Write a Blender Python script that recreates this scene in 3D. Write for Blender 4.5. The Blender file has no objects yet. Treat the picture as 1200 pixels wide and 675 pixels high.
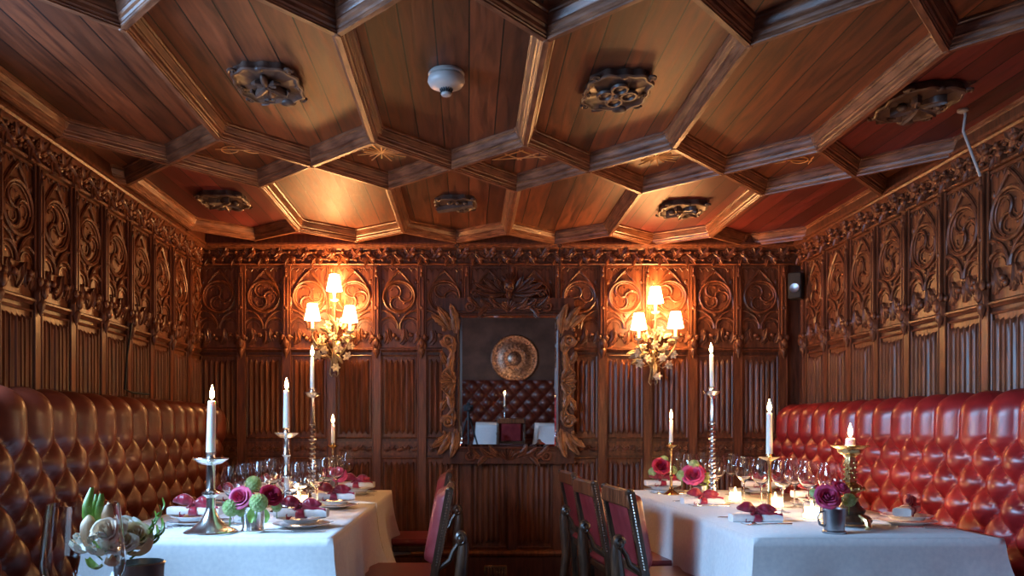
import bpy, math, random
from math import sin, cos, pi, radians, sqrt, atan2
from mathutils import Vector, Matrix, noise
random.seed(7)
S = bpy.context.scene
COL = S.collection
# ------------------------------------------------------------------ camera
cd = bpy.data.cameras.new('camera'); cam = bpy.data.objects.new('camera', cd); COL.objects.link(cam)
cam.location = (0, 0, 1.15); cam.rotation_euler = (pi/2, 0, 0)
cd.sensor_width = 36; cd.lens = 27.9; cd.shift_x = 51/1200; cd.shift_y = 163.5/1200; cd.clip_start = .05
S.camera = cam
S.view_settings.view_transform = 'Standard'; S.view_settings.look = 'None'
S.view_settings.gamma = 1; S.view_settings.use_curve_mapping = False
S.view_settings.exposure = 1.05
FLAME_W, SHADE_E, WIN_W, REAR_FILL_W = 4.6, 16.0, 75.0, 4.5
w = bpy.data.worlds.new('world'); S.world = w; w.use_nodes = True
w.node_tree.nodes['Background'].inputs[0].default_value = (.40, .60, 1, 1)
w.node_tree.nodes['Background'].inputs[1].default_value = 1.2
def area(name, loc, rot, sx, sy, W, col):
    l = bpy.data.lights.new(name, 'AREA'); l.shape = 'RECTANGLE'; l.size = sx; l.size_y = sy; l.energy = W; l.color = col
    o = bpy.data.objects.new(name, l); COL.objects.link(o); o.location = loc; o.rotation_euler = rot; return o
# daylight outside the window in the left wall (in front of the banquettes, outside the frame)
area('window_daylight', (-2.35, 1.90, 1.80), (0, -pi/2 + .12, 0), 1.0, 2.1, WIN_W, (.32, .60, 1))
area('sky_daylight', (-2.85, 1.95, 2.55), (0, -pi/2 + .50, 0), 1.0, 2.1, 160.0, (.36, .64, 1))
# added bluish fill lamp behind the camera
area('rear_fill_light', (-1.55, -1.7, 1.6), (radians(88), 0, radians(-28)), .9, 1.3, REAR_FILL_W, (.50, .72, 1))

# ------------------------------------------------------------------ materials
def mat(name, base, rough=.5, metal=0, **k):
    m = bpy.data.materials.new(name); m.use_nodes = True
    b = m.node_tree.nodes['Principled BSDF']
    b.inputs['Base Color'].default_value = (*base, 1); b.inputs['Roughness'].default_value = rough
    b.inputs['Metallic'].default_value = metal
    for kk, v in k.items(): b.inputs[kk.replace('_', ' ')].default_value = v
    return m
def N(m, t, **k):
    n = m.node_tree.nodes.new(t)
    for a, v in k.items(): setattr(n, a, v)
    return n
def L(m, a, b): m.node_tree.links.new(a, b)
def noisy(m, c1, c2, scale, stretch=(1, 1, 1), bump=.0, detail=6, rough=None, space='Object', bscale=None):
    b = m.node_tree.nodes['Principled BSDF']
    tc = N(m, 'ShaderNodeTexCoord'); mp = N(m, 'ShaderNodeMapping'); mp.inputs['Scale'].default_value = stretch
    L(m, tc.outputs[space], mp.inputs[0])
    nz = N(m, 'ShaderNodeTexNoise'); nz.inputs['Scale'].default_value = scale; nz.inputs['Detail'].default_value = detail
    L(m, mp.outputs[0], nz.inputs[0])
    r = N(m, 'ShaderNodeValToRGB'); r.color_ramp.elements[0].color = (*c1, 1); r.color_ramp.elements[1].color = (*c2, 1)
    r.color_ramp.elements[0].position = .32; r.color_ramp.elements[1].position = .68
    L(m, nz.outputs[0], r.inputs[0]); L(m, r.outputs[0], b.inputs['Base Color'])
    if bump:
        bp = N(m, 'ShaderNodeBump'); bp.inputs['Strength'].default_value = bump; bp.inputs['Distance'].default_value = .004
        L(m, nz.outputs[0], bp.inputs['Height']); L(m, bp.outputs[0], b.inputs['Normal'])
    if rough:
        mr = N(m, 'ShaderNodeMapRange'); mr.inputs['To Min'].default_value = rough[0]; mr.inputs['To Max'].default_value = rough[1]
        L(m, nz.outputs[0], mr.inputs[0]); L(m, mr.outputs[0], b.inputs['Roughness'])
    return m
M = {}
M['oak'] = noisy(mat('carved_oak', (.1, .03, .01), .38), (.066, .019, .009), (.23, .070, .028), 14, (3, 3, .35), .35, rough=(.28, .5))
M['oak_dark'] = noisy(mat('dark_oak', (.05, .015, .008), .4), (.045, .012, .006), (.13, .038, .018), 14, (3, 3, .4), .3, rough=(.3, .5))
M['gilt_oak'] = noisy(mat('waxed_walnut', (.2, .08, .03), .32), (.13, .042, .016), (.42, .17, .06), 22, (1, 1, 1), .3, rough=(.25, .45))
M['chairwood'] = noisy(mat('chair_wood', (.06, .03, .02), .3), (.030, .016, .011), (.095, .045, .024), 18, (3, 3, .6), .2, rough=(.22, .42))
M['beam'] = noisy(mat('beam_oak', (.1, .03, .01), .35), (.09, .028, .014), (.30, .11, .05), 9, (1.2, 6, 6), .5, rough=(.25, .5), space='Object')
def plank_mat(name, c1, c2):
    m = mat(name, c1, .34); b = m.node_tree.nodes['Principled BSDF']
    tc = N(m, 'ShaderNodeTexCoord'); sep = N(m, 'ShaderNodeSeparateXYZ'); L(m, tc.outputs['Object'], sep.inputs[0])
    dv = N(m, 'ShaderNodeMath', operation='DIVIDE'); dv.inputs[1].default_value = .118; L(m, sep.outputs[0], dv.inputs[0])
    fl = N(m, 'ShaderNodeMath', operation='FLOOR'); L(m, dv.outputs[0], fl.inputs[0])
    fr = N(m, 'ShaderNodeMath', operation='FRACT'); L(m, dv.outputs[0], fr.inputs[0])
    wn = N(m, 'ShaderNodeTexWhiteNoise', noise_dimensions='1D'); L(m, fl.outputs[0], wn.inputs['W'])
    cx = N(m, 'ShaderNodeCombineXYZ'); 
    ms = N(m, 'ShaderNodeMath', operation='MULTIPLY'); ms.inputs[1].default_value = 14; L(m, sep.outputs[0], ms.inputs[0])
    my = N(m, 'ShaderNodeMath', operation='MULTIPLY'); my.inputs[1].default_value = 1.3; L(m, sep.outputs[1], my.inputs[0])
    mw = N(m, 'ShaderNodeMath', operation='MULTIPLY'); mw.inputs[1].default_value = 37; L(m, wn.outputs[0], mw.inputs[0])
    L(m, ms.outputs[0], cx.inputs[0]); L(m, my.outputs[0], cx.inputs[1]); L(m, mw.outputs[0], cx.inputs[2])
    nz = N(m, 'ShaderNodeTexNoise'); nz.inputs['Scale'].default_value = 2.2; nz.inputs['Detail'].default_value = 8; nz.inputs['Distortion'].default_value = .8
    L(m, cx.outputs[0], nz.inputs[0])
    r = N(m, 'ShaderNodeValToRGB'); r.color_ramp.elements[0].color = (*c1, 1); r.color_ramp.elements[1].color = (*c2, 1)
    r.color_ramp.elements[0].position = .3; r.color_ramp.elements[1].position = .72; L(m, nz.outputs[0], r.inputs[0])
    vv = N(m, 'ShaderNodeMapRange'); vv.inputs['To Min'].default_value = .55; vv.inputs['To Max'].default_value = 1.25; L(m, wn.outputs[0], vv.inputs[0])
    gap = N(m, 'ShaderNodeMath', operation='GREATER_THAN'); gap.inputs[1].default_value = .045; L(m, fr.outputs[0], gap.inputs[0])
    mu = N(m, 'ShaderNodeMath', operation='MULTIPLY'); L(m, vv.outputs[0], mu.inputs[0]); L(m, gap.outputs[0], mu.inputs[1])
    mx = N(m, 'ShaderNodeVectorMath', operation='SCALE'); L(m, r.outputs[0], mx.inputs[0]); L(m, mu.outputs[0], mx.inputs['Scale'])
    L(m, mx.outputs[0], b.inputs['Base Color'])
    ad = N(m, 'ShaderNodeMath', operation='ADD'); L(m, nz.outputs[0], ad.inputs[0])
    g2 = N(m, 'ShaderNodeMath', operation='MULTIPLY'); g2.inputs[1].default_value = 5; L(m, gap.outputs[0], g2.inputs[0]); L(m, g2.outputs[0], ad.inputs[1])
    bp = N(m, 'ShaderNodeBump'); bp.inputs['Strength'].default_value = .25; bp.inputs['Distance'].default_value = .004
    L(m, ad.outputs[0], bp.inputs['Height']); L(m, bp.outputs[0], b.inputs['Normal'])
    rr = N(m, 'ShaderNodeMapRange'); rr.inputs['To Min'].default_value = .40; rr.inputs['To Max'].default_value = .60; L(m, nz.outputs[0], rr.inputs[0]); L(m, rr.outputs[0], b.inputs['Roughness'])
    return m
M['plank'] = plank_mat('ceiling_planks', (.075, .020, .009), (.25, .066, .023))
M['plank_red'] = plank_mat('red_planks', (.085, .010, .010), (.17, .024, .020))  # redder plank colour for some of the ceiling cells
M['leather'] = noisy(mat('red_leather', (.3, .03, .02), .28, Coat_Weight=.12, Coat_Roughness=.3), (.20, .010, .012), (.31, .022, .024), 9, (1, 1, 1), .12, rough=(.25, .38))
M['leather_brown'] = noisy(mat('brown_leather', (.2, .05, .02), .3, Coat_Weight=.3, Coat_Roughness=.2), (.085, .013, .007), (.16, .028, .012), 9, (1, 1, 1), .12, rough=(.34, .48))
M['chairleather'] = noisy(mat('chair_leather', (.25, .04, .04), .3), (.17, .018, .024), (.27, .04, .045), 12, (1, 1, 1), .05, rough=(.25, .4))
M['silver'] = noisy(mat('polished_silver', (.8, .78, .74), .2, 1), (.78, .76, .72), (.96, .94, .90), 8, rough=(.16, .32))
M['pewter'] = noisy(mat('pewter', (.35, .35, .36), .3, 1), (.28, .28, .30), (.45, .45, .47), 14, rough=(.24, .4))
M['brass'] = noisy(mat('aged_brass', (.7, .45, .18), .25, 1), (.50, .31, .12), (.85, .60, .28), 14, rough=(.16, .35))
M['stud'] = mat('nail_stud', (.8, .72, .6), .2, 1)
M['wax'] = noisy(mat('candle_wax', (.95, .9, .82), .45, Subsurface_Weight=.25), (.9, .85, .76), (.97, .93, .86), 6)
def emit(name, c, s, base=(.8, .7, .5)):
    m = mat(name, base, .6); b = m.node_tree.nodes['Principled BSDF']
    b.inputs['Emission Color'].default_value = (*c, 1); b.inputs['Emission Strength'].default_value = s; return m
M['flame'] = emit('flame', (1, .62, .22), 45)
M['shade'] = emit('lit_shade', (1, .58, .24), SHADE_E, (.9, .8, .6))
M['votive_glow'] = emit('lit_votive_wax', (1, .62, .28), 6.0, (.95, .9, .8))
M['wick'] = mat('wick', (.02, .02, .02), .9)
M['glass'] = mat('clear_glass', (1, 1, 1), 0.0, Transmission_Weight=1, IOR=1.45)
M['mirror'] = mat('mirror_glass', (.88, .87, .88), .015, 1)
M['linen'] = noisy(mat('white_linen', (.8, .8, .8), .75, Sheen_Weight=.2), (.74, .74, .75), (.84, .83, .82), 60, (1, 1, 1), .06)
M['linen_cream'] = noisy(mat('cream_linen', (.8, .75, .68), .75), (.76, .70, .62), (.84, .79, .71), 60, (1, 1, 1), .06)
M['china'] = mat('white_china', (.86, .86, .86), .12, Coat_Weight=.4)
M['ribbon'] = noisy(mat('burgundy_satin', (.3, .02, .05), .3, Sheen_Weight=.3), (.20, .006, .022), (.38, .014, .05), 9, (1, 1, 1))
M['peach_petal'] = noisy(mat('blush_petal', (.9, .7, .5), .5), (.86, .60, .38), (.93, .84, .72), 20)
M['rose'] = noisy(mat('rose_petal', (.5, .02, .1), .5, Subsurface_Weight=.1), (.58, .035, .14), (.82, .14, .30), 26)
M['rose_dark'] = noisy(mat('crimson_petal', (.4, .01, .05), .5), (.34, .008, .04), (.58, .03, .10), 26)
M['green'] = noisy(mat('leaf_green', (.1, .22, .05), .45), (.05, .13, .025), (.17, .33, .08), 30)
M['young_leaf'] = noisy(mat('young_leaf', (.25, .45, .06), .45), (.16, .34, .04), (.38, .58, .12), 30)
M['lime'] = noisy(mat('viburnum_green', (.4, .5, .2), .6), (.26, .42, .10), (.60, .70, .36), 50)
M['white_petal'] = noisy(mat('white_petal', (.85, .8, .7), .5, Subsurface_Weight=.1), (.85, .80, .68), (.93, .90, .85), 16)
M['peach'] = noisy(mat('peach_petal', (.85, .5, .25), .5), (.72, .33, .13), (.90, .68, .45), 20)
M['gold_line'] = mat('gold_line', (.75, .42, .18), .45, .3)
M['plastic'] = mat('detector_plastic', (.44, .38, .35), .4)
M['dark'] = mat('black_plastic', (.012, .012, .014), .7)
M['medal'] = noisy(mat('carved_boss_wood', (.06, .035, .03), .45), (.05, .026, .02), (.13, .07, .05), 18, (1, 1, 1), .3)
M['iron'] = noisy(mat('painted_metal_leaf', (.35, .28, .15), .4, .4), (.20, .13, .07), (.55, .44, .27), 20)
M['petal_metal'] = noisy(mat('enamel_flower', (.8, .72, .55), .35), (.72, .58, .38), (.88, .80, .62), 20)
M['floor'] = noisy(mat('carpet', (.05, .012, .012), .95), (.04, .01, .01), (.08, .02, .016), 60, (1, 1, 1), .2)
M['plate_bronze'] = noisy(mat('embossed_copper', (.5, .3, .2), .35, 1), (.22, .12, .08), (.8, .55, .4), 40, (1, 1, 1), .8)
M['plaster'] = noisy(mat('aged_panel', (.08, .03, .02), .5), (.08, .04, .03), (.20, .10, .07), 4)

# ------------------------------------------------------------------ mesh helpers
class MB:
    def __init__(s): s.v = []; s.f = []
    def add(s, vs, fs, T=None):
        n = len(s.v); s.v += [tuple(T @ Vector(p)) if T else tuple(p) for p in vs]; s.f += [tuple(i+n for i in f) for f in fs]; return s
    def box(s, x0, x1, y0, y1, z0, z1, bv=0, T=None):
        if bv <= 0:
            vs = [(x, y, z) for x in (x0, x1) for y in (y0, y1) for z in (z0, z1)]
            return s.add(vs, [(0,1,3,2),(4,6,7,5),(0,4,5,1),(2,3,7,6),(0,2,6,4),(1,5,7,3)], T)
        def ring(z, i): return [(x0+i,y0,z),(x1-i,y0,z),(x1,y0+i,z),(x1,y1-i,z),(x1-i,y1,z),(x0+i,y1,z),(x0,y1-i,z),(x0,y0+i,z)]
        def inner(z): 
            b = bv; return [(x0+b,y0+b,z),(x1-b,y0+b,z),(x1-b,y0+b,z),(x1-b,y1-b,z),(x1-b,y1-b,z),(x0+b,y1-b,z),(x0+b,y1-b,z),(x0+b,y0+b,z)]
        rs = [inner(z0), ring(z0+bv, bv), ring(z1-bv, bv), inner(z1)]
        vs = [p for r in rs for p in r]; fs = []
        for k in range(3):
            for i in range(8):
                j = (i+1) % 8; fs.append((k*8+i, k*8+j, k*8+8+j, k*8+8+i))
        fs.append(tuple(range(7, -1, -1))); fs.append(tuple(range(24, 32)))
        return s.add(vs, fs, T)
    def lathe(s, prof, n=24, c=(0, 0, 0), cap=True, T=None, flute=0, fk=0):
        vs = []; fs = []
        for r, z in prof:
            for i in range(n):
                a = 2*pi*i/n; rr = r*(1+flute*cos(fk*a)) if flute else r
                vs.append((c[0]+rr*cos(a), c[1]+rr*sin(a), c[2]+z))
        m = len(prof)
        for k in range(m-1):
            for i in range(n):
                j = (i+1) % n; fs.append((k*n+i, k*n+j, (k+1)*n+j, (k+1)*n+i))
        if cap:
            fs.append(tuple(range(n-1, -1, -1))); fs.append(tuple(range((m-1)*n, m*n)))
        return s.add(vs, fs, T)
    def tube(s, pts, r, n=6, closed=False, T=None, flat=1.0):
        P = [Vector(p) for p in pts]; m = len(P)
        if m < 2: return s
        R = r if hasattr(r, '__len__') else [r]*m
        vs = []; up = None
        for i in range(m):
            a = P[(i-1) % m] if (closed or i > 0) else P[i]; b = P[(i+1) % m] if (closed or i < m-1) else P[i]
            t = (b-a); t = t.normalized() if t.length > 1e-9 else Vector((0, 0, 1))
            if up is None: up = Vector((0, 1, 0)) if abs(t.y) < .9 else Vector((1, 0, 0))
            e = up - t*up.dot(t)
            if e.length < 1e-6: e = t.orthogonal()
            e.normalize(); up = e; g = t.cross(e)
            for k in range(n):
                q = 2*pi*k/n; vs.append(tuple(P[i] + e*(cos(q)*R[i]*flat) + g*(sin(q)*R[i])))
        fs = []
        for i in range(m if closed else m-1):
            j = (i+1) % m
            for k in range(n):
                l = (k+1) % n; fs.append((i*n+k, i*n+l, j*n+l, j*n+k))
        if not closed: fs.append(tuple(range(n-1, -1, -1))); fs.append(tuple(range((m-1)*n, m*n)))
        return s.add(vs, fs, T)
    def ball(s, c, r, n=10, m=7, T=None):
        rx, ry, rz = r if hasattr(r, '__len__') else (r, r, r)
        vs = [(c[0], c[1], c[2]-rz)]; fs = []
        for k in range(1, m):
            a = -pi/2 + pi*k/m
            for i in range(n):
                b = 2*pi*i/n; vs.append((c[0]+rx*cos(a)*cos(b), c[1]+ry*cos(a)*sin(b), c[2]+rz*sin(a)))
        vs.append((c[0], c[1], c[2]+rz)); last = len(vs)-1
        for i in range(n): fs.append((0, 1+(i+1) % n, 1+i))
        for k in range(m-2):
            for i in range(n):
                j = (i+1) % n; fs.append((1+k*n+i, 1+k*n+j, 1+(k+1)*n+j, 1+(k+1)*n+i))
        b0 = 1+(m-2)*n
        for i in range(n): fs.append((b0+i, b0+(i+1) % n, last))
        return s.add(vs, fs, T)
    def grid(s, fn, nu, nv, T=None, wrapu=False):
        vs = [fn(i/nu, j/nv) for i in range(nu+1) for j in range(nv+1)]; fs = []
        for i in range(nu):
            for j in range(nv):
                a = i*(nv+1)+j; fs.append((a, a+nv+1, a+nv+2, a+1))
        return s.add(vs, fs, T)
    def prism(s, prof, a, b, side, upv=(0, 0, 1)):
        """extrude a 2-D profile (across, up) from a to b"""
        a = Vector(a); b = Vector(b); sd = Vector(side); up = Vector(upv); n = len(prof)
        vs = [tuple(a+sd*p[0]+up*p[1]) for p in prof] + [tuple(b+sd*p[0]+up*p[1]) for p in prof]
        fs = [(i, (i+1) % n, n+(i+1) % n, n+i) for i in range(n)] + [tuple(range(n-1, -1, -1)), tuple(range(n, 2*n))]
        return s.add(vs, fs)
    def acanthus(s, base, ang, Ln, W, h=.012, curl=.3, lobes=4, y0=0, T=None, lift=.012):
        """carved leaf lying in the x-z plane, front towards -y"""
        nu, nv = 14, 8
        def fn(u, v):
            vv = v*2-1; wd = W*(sin(pi*min(1, u*.93+.07))**.7)*(.78+.30*abs(sin(lobes*pi*u)))
            a = ang + curl*u*u*2
            mx = Ln*u*cos(ang+curl*u); mz = Ln*u*sin(ang+curl*u)
            px = -sin(a); pz = cos(a)
            k = vv*wd/2; back = -abs(vv)*.18*Ln*0
            y = y0 - h*(1-vv*vv)*(.5+.5*sin(pi*u)) - lift*u*u - .25*h*cos(vv*3*pi)
            if abs(vv) > .99: y = y0 + .002
            return (base[0]+mx+px*k, y, base[1]+mz+pz*k)
        return s.grid(fn, nu, nv, T)
    def spiral(s, c, r0, turns, r, a0=0, hand=1, y=0, n=6, grow=None):
        pts = []; rad = []; K = int(18*turns)
        for i in range(K+1):
            t = i/K; a = a0 + hand*2*pi*turns*t; q = r0*(1-t)**.8+.002
            pts.append((c[0]+q*cos(a), y, c[1]+q*sin(a))); rad.append(r*(1-.45*t))
        s.tube(pts, rad, n); s.ball((c[0], y, c[1]), r*1.2, 8, 5)
        return s
    def build(s, name, m, parent=None, smooth=True, loc=None, rz=0, angle=40):
        me = bpy.data.meshes.new(name); me.from_pydata(s.v, [], s.f); me.update()
        o = bpy.data.objects.new(name, me); COL.objects.link(o)
        for mm in (m if isinstance(m, (list, tuple)) else [m]): me.materials.append(mm)
        if smooth:
            me.polygons.foreach_set('use_smooth', [True]*len(me.polygons))
            try: me.set_sharp_from_angle(angle=radians(angle))
            except Exception: pass
        if parent: o.parent = parent
        if loc: o.location = loc
        if rz: o.rotation_euler.z = rz
        return o
def tag(o, label=None, cat=None, group=None, kind=None):
    if label: o['label'] = label
    if cat: o['category'] = cat
    if group: o['group'] = group
    if kind: o['kind'] = kind
    return o
def thing(name, loc, label, cat, group=None, rz=0):
    o = bpy.data.objects.new(name, None); COL.objects.link(o); o.location = loc; o.rotation_euler.z = rz
    o.empty_display_size = .05
    return tag(o, label, cat, group)
def kids(o): return [c for c in bpy.data.objects if c.parent == o]
def copy_tree(o, parent=None):
    ch = kids(o); c = o.copy(); COL.objects.link(c); c.parent = parent
    for k in ch: copy_tree(k, c)
    return c
def instance(proto, loc, rz, label, group=None, sc=None):
    """first use moves the prototype itself, later uses copy it with its parts"""
    o = proto[0] if not proto[1] else copy_tree(proto[0]); proto[1] = True
    o.location = loc; o.rotation_euler.z = rz
    if sc: o.scale = (sc, sc, sc)
    o['label'] = label
    if group: o['group'] = group
    return o
def reuse(part, parent, loc, rz=0):
    c = part.copy(); COL.objects.link(c); c.parent = parent; c.location = loc; c.rotation_euler.z = rz; return c
def arc(cx, cz, r, a0, a1, y, n=14): return [(cx+r*cos(a0+(a1-a0)*i/n), y, cz+r*sin(a0+(a1-a0)*i/n)) for i in range(n+1)]

# ------------------------------------------------------------------ room
XL, XR, YB, YR, H = -1.92, 2.36, 5.67, -2.2, 2.52
PZ = .3216
MB().box(XL-.1, XR+.1, YR-.1, YB+.1, -.1, 0).build('floor', M['floor'], smooth=False)['kind'] = 'structure'
wb = MB().box(XL-.1, XR+.1, YB, YB+.1, 0, H+.1).build('wall_back', M['oak_dark'], smooth=False); wb['kind'] = 'structure'
wr = MB().box(XR, XR+.1, YR, YB, 0, H+.1).build('wall_right', M['oak_dark'], smooth=False); wr['kind'] = 'structure'
WY0, WY1, WZ0, WZ1 = .85, 2.95, 1.34, 2.27
wl = MB().box(XL-.1, XL, YR, WY0, 0, H+.1).box(XL-.1, XL, WY1, YB, 0, H+.1).box(XL-.1, XL, WY0, WY1, 0, WZ0).box(XL-.1, XL, WY0, WY1, WZ1, H+.1).build('wall_left', M['oak_dark'], smooth=False); wl['kind'] = 'structure'
wre = MB().box(XL-.1, XR+.1, YR-.1, YR, 0, H+.1).build('wall_rear', M['plaster'], smooth=False); wre['kind'] = 'structure'
# window in left wall
b = MB()
for y in (WY0+.02, (WY0+WY1)/2, WY1-.02): b.box(XL-.08, XL+.02, y-.025, y+.025, WZ0, WZ1)
for z in (WZ0+.02, 1.80, WZ1-.02): b.box(XL-.08, XL+.02, WY0, WY1, z-.025, z+.025)
win = b.build('window_1', M['oak_dark'], smooth=False); win['kind'] = 'structure'

# --- carved panelling prototypes (local x along the wall, -y towards the room, z absolute)
hw = PZ/2
def swirl(b, cx, cz, R, y, hand=1, a0=0, k=3):
    for i in range(k):
        a = a0 + 2*pi*i/k
        # comma shaped lobe: half circle from the centre to the rim
        mx, mz = cx+R*.5*cos(a), cz+R*.5*sin(a)
        b.tube(arc(mx, mz, R*.5, a+pi, a+pi+hand*pi, y-.003, 12), .0078, 6)
        b.tube(arc(mx+.0*R, mz, R*.28, a+pi*.9, a+pi*.9+hand*pi*1.25, y+.001, 10), [.005]*10+[.008], 5)
        b.ball((cx+R*.62*cos(a+hand*.9), y+.003, cz+R*.62*sin(a+hand*.9)), (.008, .005, .008), 8, 5)
def tracery(seed):
    rr = random.Random(seed); b = MB(); y = -.012
    b.box(-hw+.012, hw-.012, -.006, .004, 1.70, 2.31)
    cz, R = 2.083, .112
    for rad, yy, tr in ((R, -.015, .0105), (R-.015, -.010, .005)): b.tube(arc(0, cz, rad, 0, 2*pi, yy, 40)[:-1], tr, 6, True)
    swirl(b, 0, cz, R-.014, -.009, 1 if seed % 2 else -1, rr.uniform(0, 2))
    # ogee arch round the circle
    for s in (-1, 1):
        pts = []
        for i in range(22):
            t = i/21; x = s*(.140*(1-t**2.6)); z = 1.86 + .40*t + .035*sin(pi*t*1.0)
            if t > .75: z += .03*(t-.75)
            pts.append((x, -.012, z))
        b.tube(pts, .009, 6)
        b.tube([(p[0]*1.06, p[1]+.006, p[2]+.012) for p in pts[8:]], .004, 5)
        # lower arches
        b.tube(arc(s*.075, 1.86, .072, 0 if s < 0 else pi, pi if s < 0 else 0, -.013, 14), .008, 6)
        b.tube(arc(s*.14, 1.855, .132, pi/2+(pi/2 if s > 0 else -pi/2)*0, (pi if s > 0 else 0), -.013, 14), .008, 6)
        b.tube(arc(s*.075, 1.86, .045, 0, pi, -.009, 10), .004, 5)
        # cusp blobs
        b.ball((s*.118, -.006, 2.19), (.014, .007, .020), 8, 5); b.ball((s*.125, -.006, 1.985), (.012, .007, .018), 8, 5)
    b.ball((0, -.010, 2.262), (.010, .009, .02), 8, 5); b.ball((0, -.01, 1.95), (.010, .009, .014), 8, 5)
    # small arcade along the head
    for i in range(6):
        x0 = -.135 + i*.045
        b.tube([(x0+.0225*t, -.009, 2.262+.026*sin(pi*t/2)) for t in (0, .3, .6, 1)] + [(x0+.0225+.0225*t, -.009, 2.288-.026*(1-cos(pi*t/2))) for t in (.4, .7, 1)], .003, 4)
    b.box(-hw+.01, hw-.01, -.014, .002, 2.288, 2.30)
    # leaf band
    for i in range(5):
        x = -.112 + i*.056 + rr.uniform(-.006, .006); s = 1 if i % 2 else -1
        b.acanthus((x, 1.745+.02*(i % 2)), pi/2+s*.7+rr.uniform(-.2, .2), .095, .062, .018, -s*.5, 3, -.006, lift=.012)
        b.ball((x+.02*s, -.018, 1.80+rr.uniform(-.02, .02)), (.016, .016, .017), 8, 5)
    b.tube([(-.125+.25*i/24, -.010, 1.785+.026*sin(i*.9)) for i in range(25)], .0055, 5)
    # moulding under
    b.prism([(0, 0), (-.010, .0), (-.018, .010), (-.026, .014), (-.026, .022), (-.012, .030), (0, .034)], (-hw+.01, 0, 1.688), (hw-.01, 0, 1.688), (0, 1, 0))
    return b
def linen(z0, z1, w_=.232):
    b = MB()
    xs = 84; zs = [0, .01, .02, .03, .04, .055, .075, .1]; H_ = z1-z0
    zz = [z0+q for q in zs] + [z0+H_*.5] + [z1-q for q in reversed(zs)]
    vs = []; fs = []
    def prof(x):
        t = (x/w_+.5); k = t*6; f = k-math.floor(k)
        return (.013*(1-abs(2*f-1))**.6 + .006*(1 if .40 < f < .60 else 0) + .006*max(0, cos(pi*2*(t-.5)))) * (1 if .04 < t < .96 else 0)
    for i in range(xs+1):
        x = -w_/2 + w_*i/xs
        e = .030 + .014*cos(2*pi*6*(x/w_+.5)) + .012*cos(pi*x/w_)
        for z in zz:
            d = min(z-z0, z1-z); k = max(0, min(1, (d-e)/.008))
            vs.append((x, -.002-prof(x)*k, z))
    n = len(zz)
    for i in range(xs):
        for j in range(n-1): fs.append((i*n+j, (i+1)*n+j, (i+1)*n+j+1, i*n+j+1))
    b.add(vs, fs)
    q = [(0, 0), (0, -.012), (.006, -.012), (.012, -.003), (.014, 0)]
    # moulded frame
    W2 = w_/2+.008
    for s in (-1, 1): b.tube([(s*W2, -.008, z0-.006), (s*W2, -.008, z1+.006)], .007, 6)
    for z in (z0-.006, z1+.006): b.tube([(-W2, -.008, z), (W2, -.008, z)], .007, 6)
    return b
def strip():
    b = MB()
    b.box(-.13, .13, -.010, 0, 1.036, 1.050).box(-.13, .13, -.010, 0, .952, .966).box(-.125, .125, -.003, 0, .966, 1.036)
    for i in range(5):
        x = -.095+i*.048
        b.acanthus((x-.018, .992), .5 if i % 2 else -.2, .050, .034, .013, .3, 3, -.003, lift=.004)
        b.ball((x+.022, -.007, 1.004), (.009, .007, .011), 8, 5)
        b.tube([(x-.02, -.006, 1.024), (x, -.008, .998), (x+.018, -.006, .978)], .004, 5)
    return b
def stile_top():
    b = MB()
    b.box(-.030, .030, -.020, 0, .28, 2.31)
    b.box(-.016, .016, -.034, -.018, 1.74, 2.30)
    for x in (-.028, .028): b.tube([(x, -.020, .28), (x, -.020, 2.30)], .005, 5)
    # pinnacle shafts and gable
    for x in (-.012, .012): b.tube([(x, -.036, 1.76), (x, -.036, 2.20), (x*.3, -.036, 2.26)], [.006, .006, .002], 5)
    b.ball((0, -.036, 2.235), (.012, .012, .018), 8, 5); b.ball((0, -.036, 2.27), (.008, .008, .02), 8, 5)
    b.ball((0, -.036, 2.0), (.013, .012, .015), 8, 5)
    # leafy corbel
    for s in (-1, 1):
        b.acanthus((0, 1.68), pi/2+s*.35, .12, .05, .014, -s*.4, 3, -.026, lift=.018)
        b.ball((s*.022, -.04, 1.79), (.016, .014, .022), 8, 6)
    b.ball((0, -.046, 1.75), (.022, .018, .035), 8, 6)
    b.lathe([(.002, -.06), (.020, -.02), (.024, 0), (.018, .01)], 8, (0, -.030, 1.70))
    return b
tr = [tracery(1).build('tracery_panel', M['oak'], wb), tracery(2).build('tracery_panel', M['oak'], wb)]
lf = linen(1.083, 1.656).build('linenfold_panel', M['oak'], wb, angle=30)
lf2 = linen(.30, .925).build('linenfold_panel', M['oak'], wb, angle=30)
st = strip().build('carved_strip', M['oak'], wb); sti = stile_top().build('stile', M['oak'], wb)
used = {}
def put(proto, parent, x, y, rz):
    if proto.name not in used and parent == wb: used[proto.name] = 1; proto.location = (x, y, 0); proto.rotation_euler.z = rz; return proto
    return reuse(proto, parent, (x, y, 0), rz)
xc0 = -1.78
for i in range(13):
    x = xc0+i*PZ
    put(tr[i % 2], wb, x, YB, 0); put(lf, wb, x, YB, 0)
    if not 5 <= i <= 7: pass
    put(lf2, wb, x, YB, 0)
    put(st, wb, x, YB, 0)
    put(sti, wb, x+hw, YB, 0)
for i in range(11):                                       # right wall
    y = 5.37-i*.3216; 
    if y < 1.9: break
    for p in (tr[i % 2], lf): put(p, wr, XR, y, -pi/2)
    put(sti, wr, XR, y-hw, -pi/2)
put(sti, wr, XR, 5.37+hw, -pi/2)
for i in range(11):                                       # left wall
    y = 5.56-i*.3155
    if y-.16 < 2.96: break
    for p in (tr[i % 2], lf): put(p, wl, XL, y, pi/2)
    put(sti, wl, XL, y-hw, pi/2)
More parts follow.
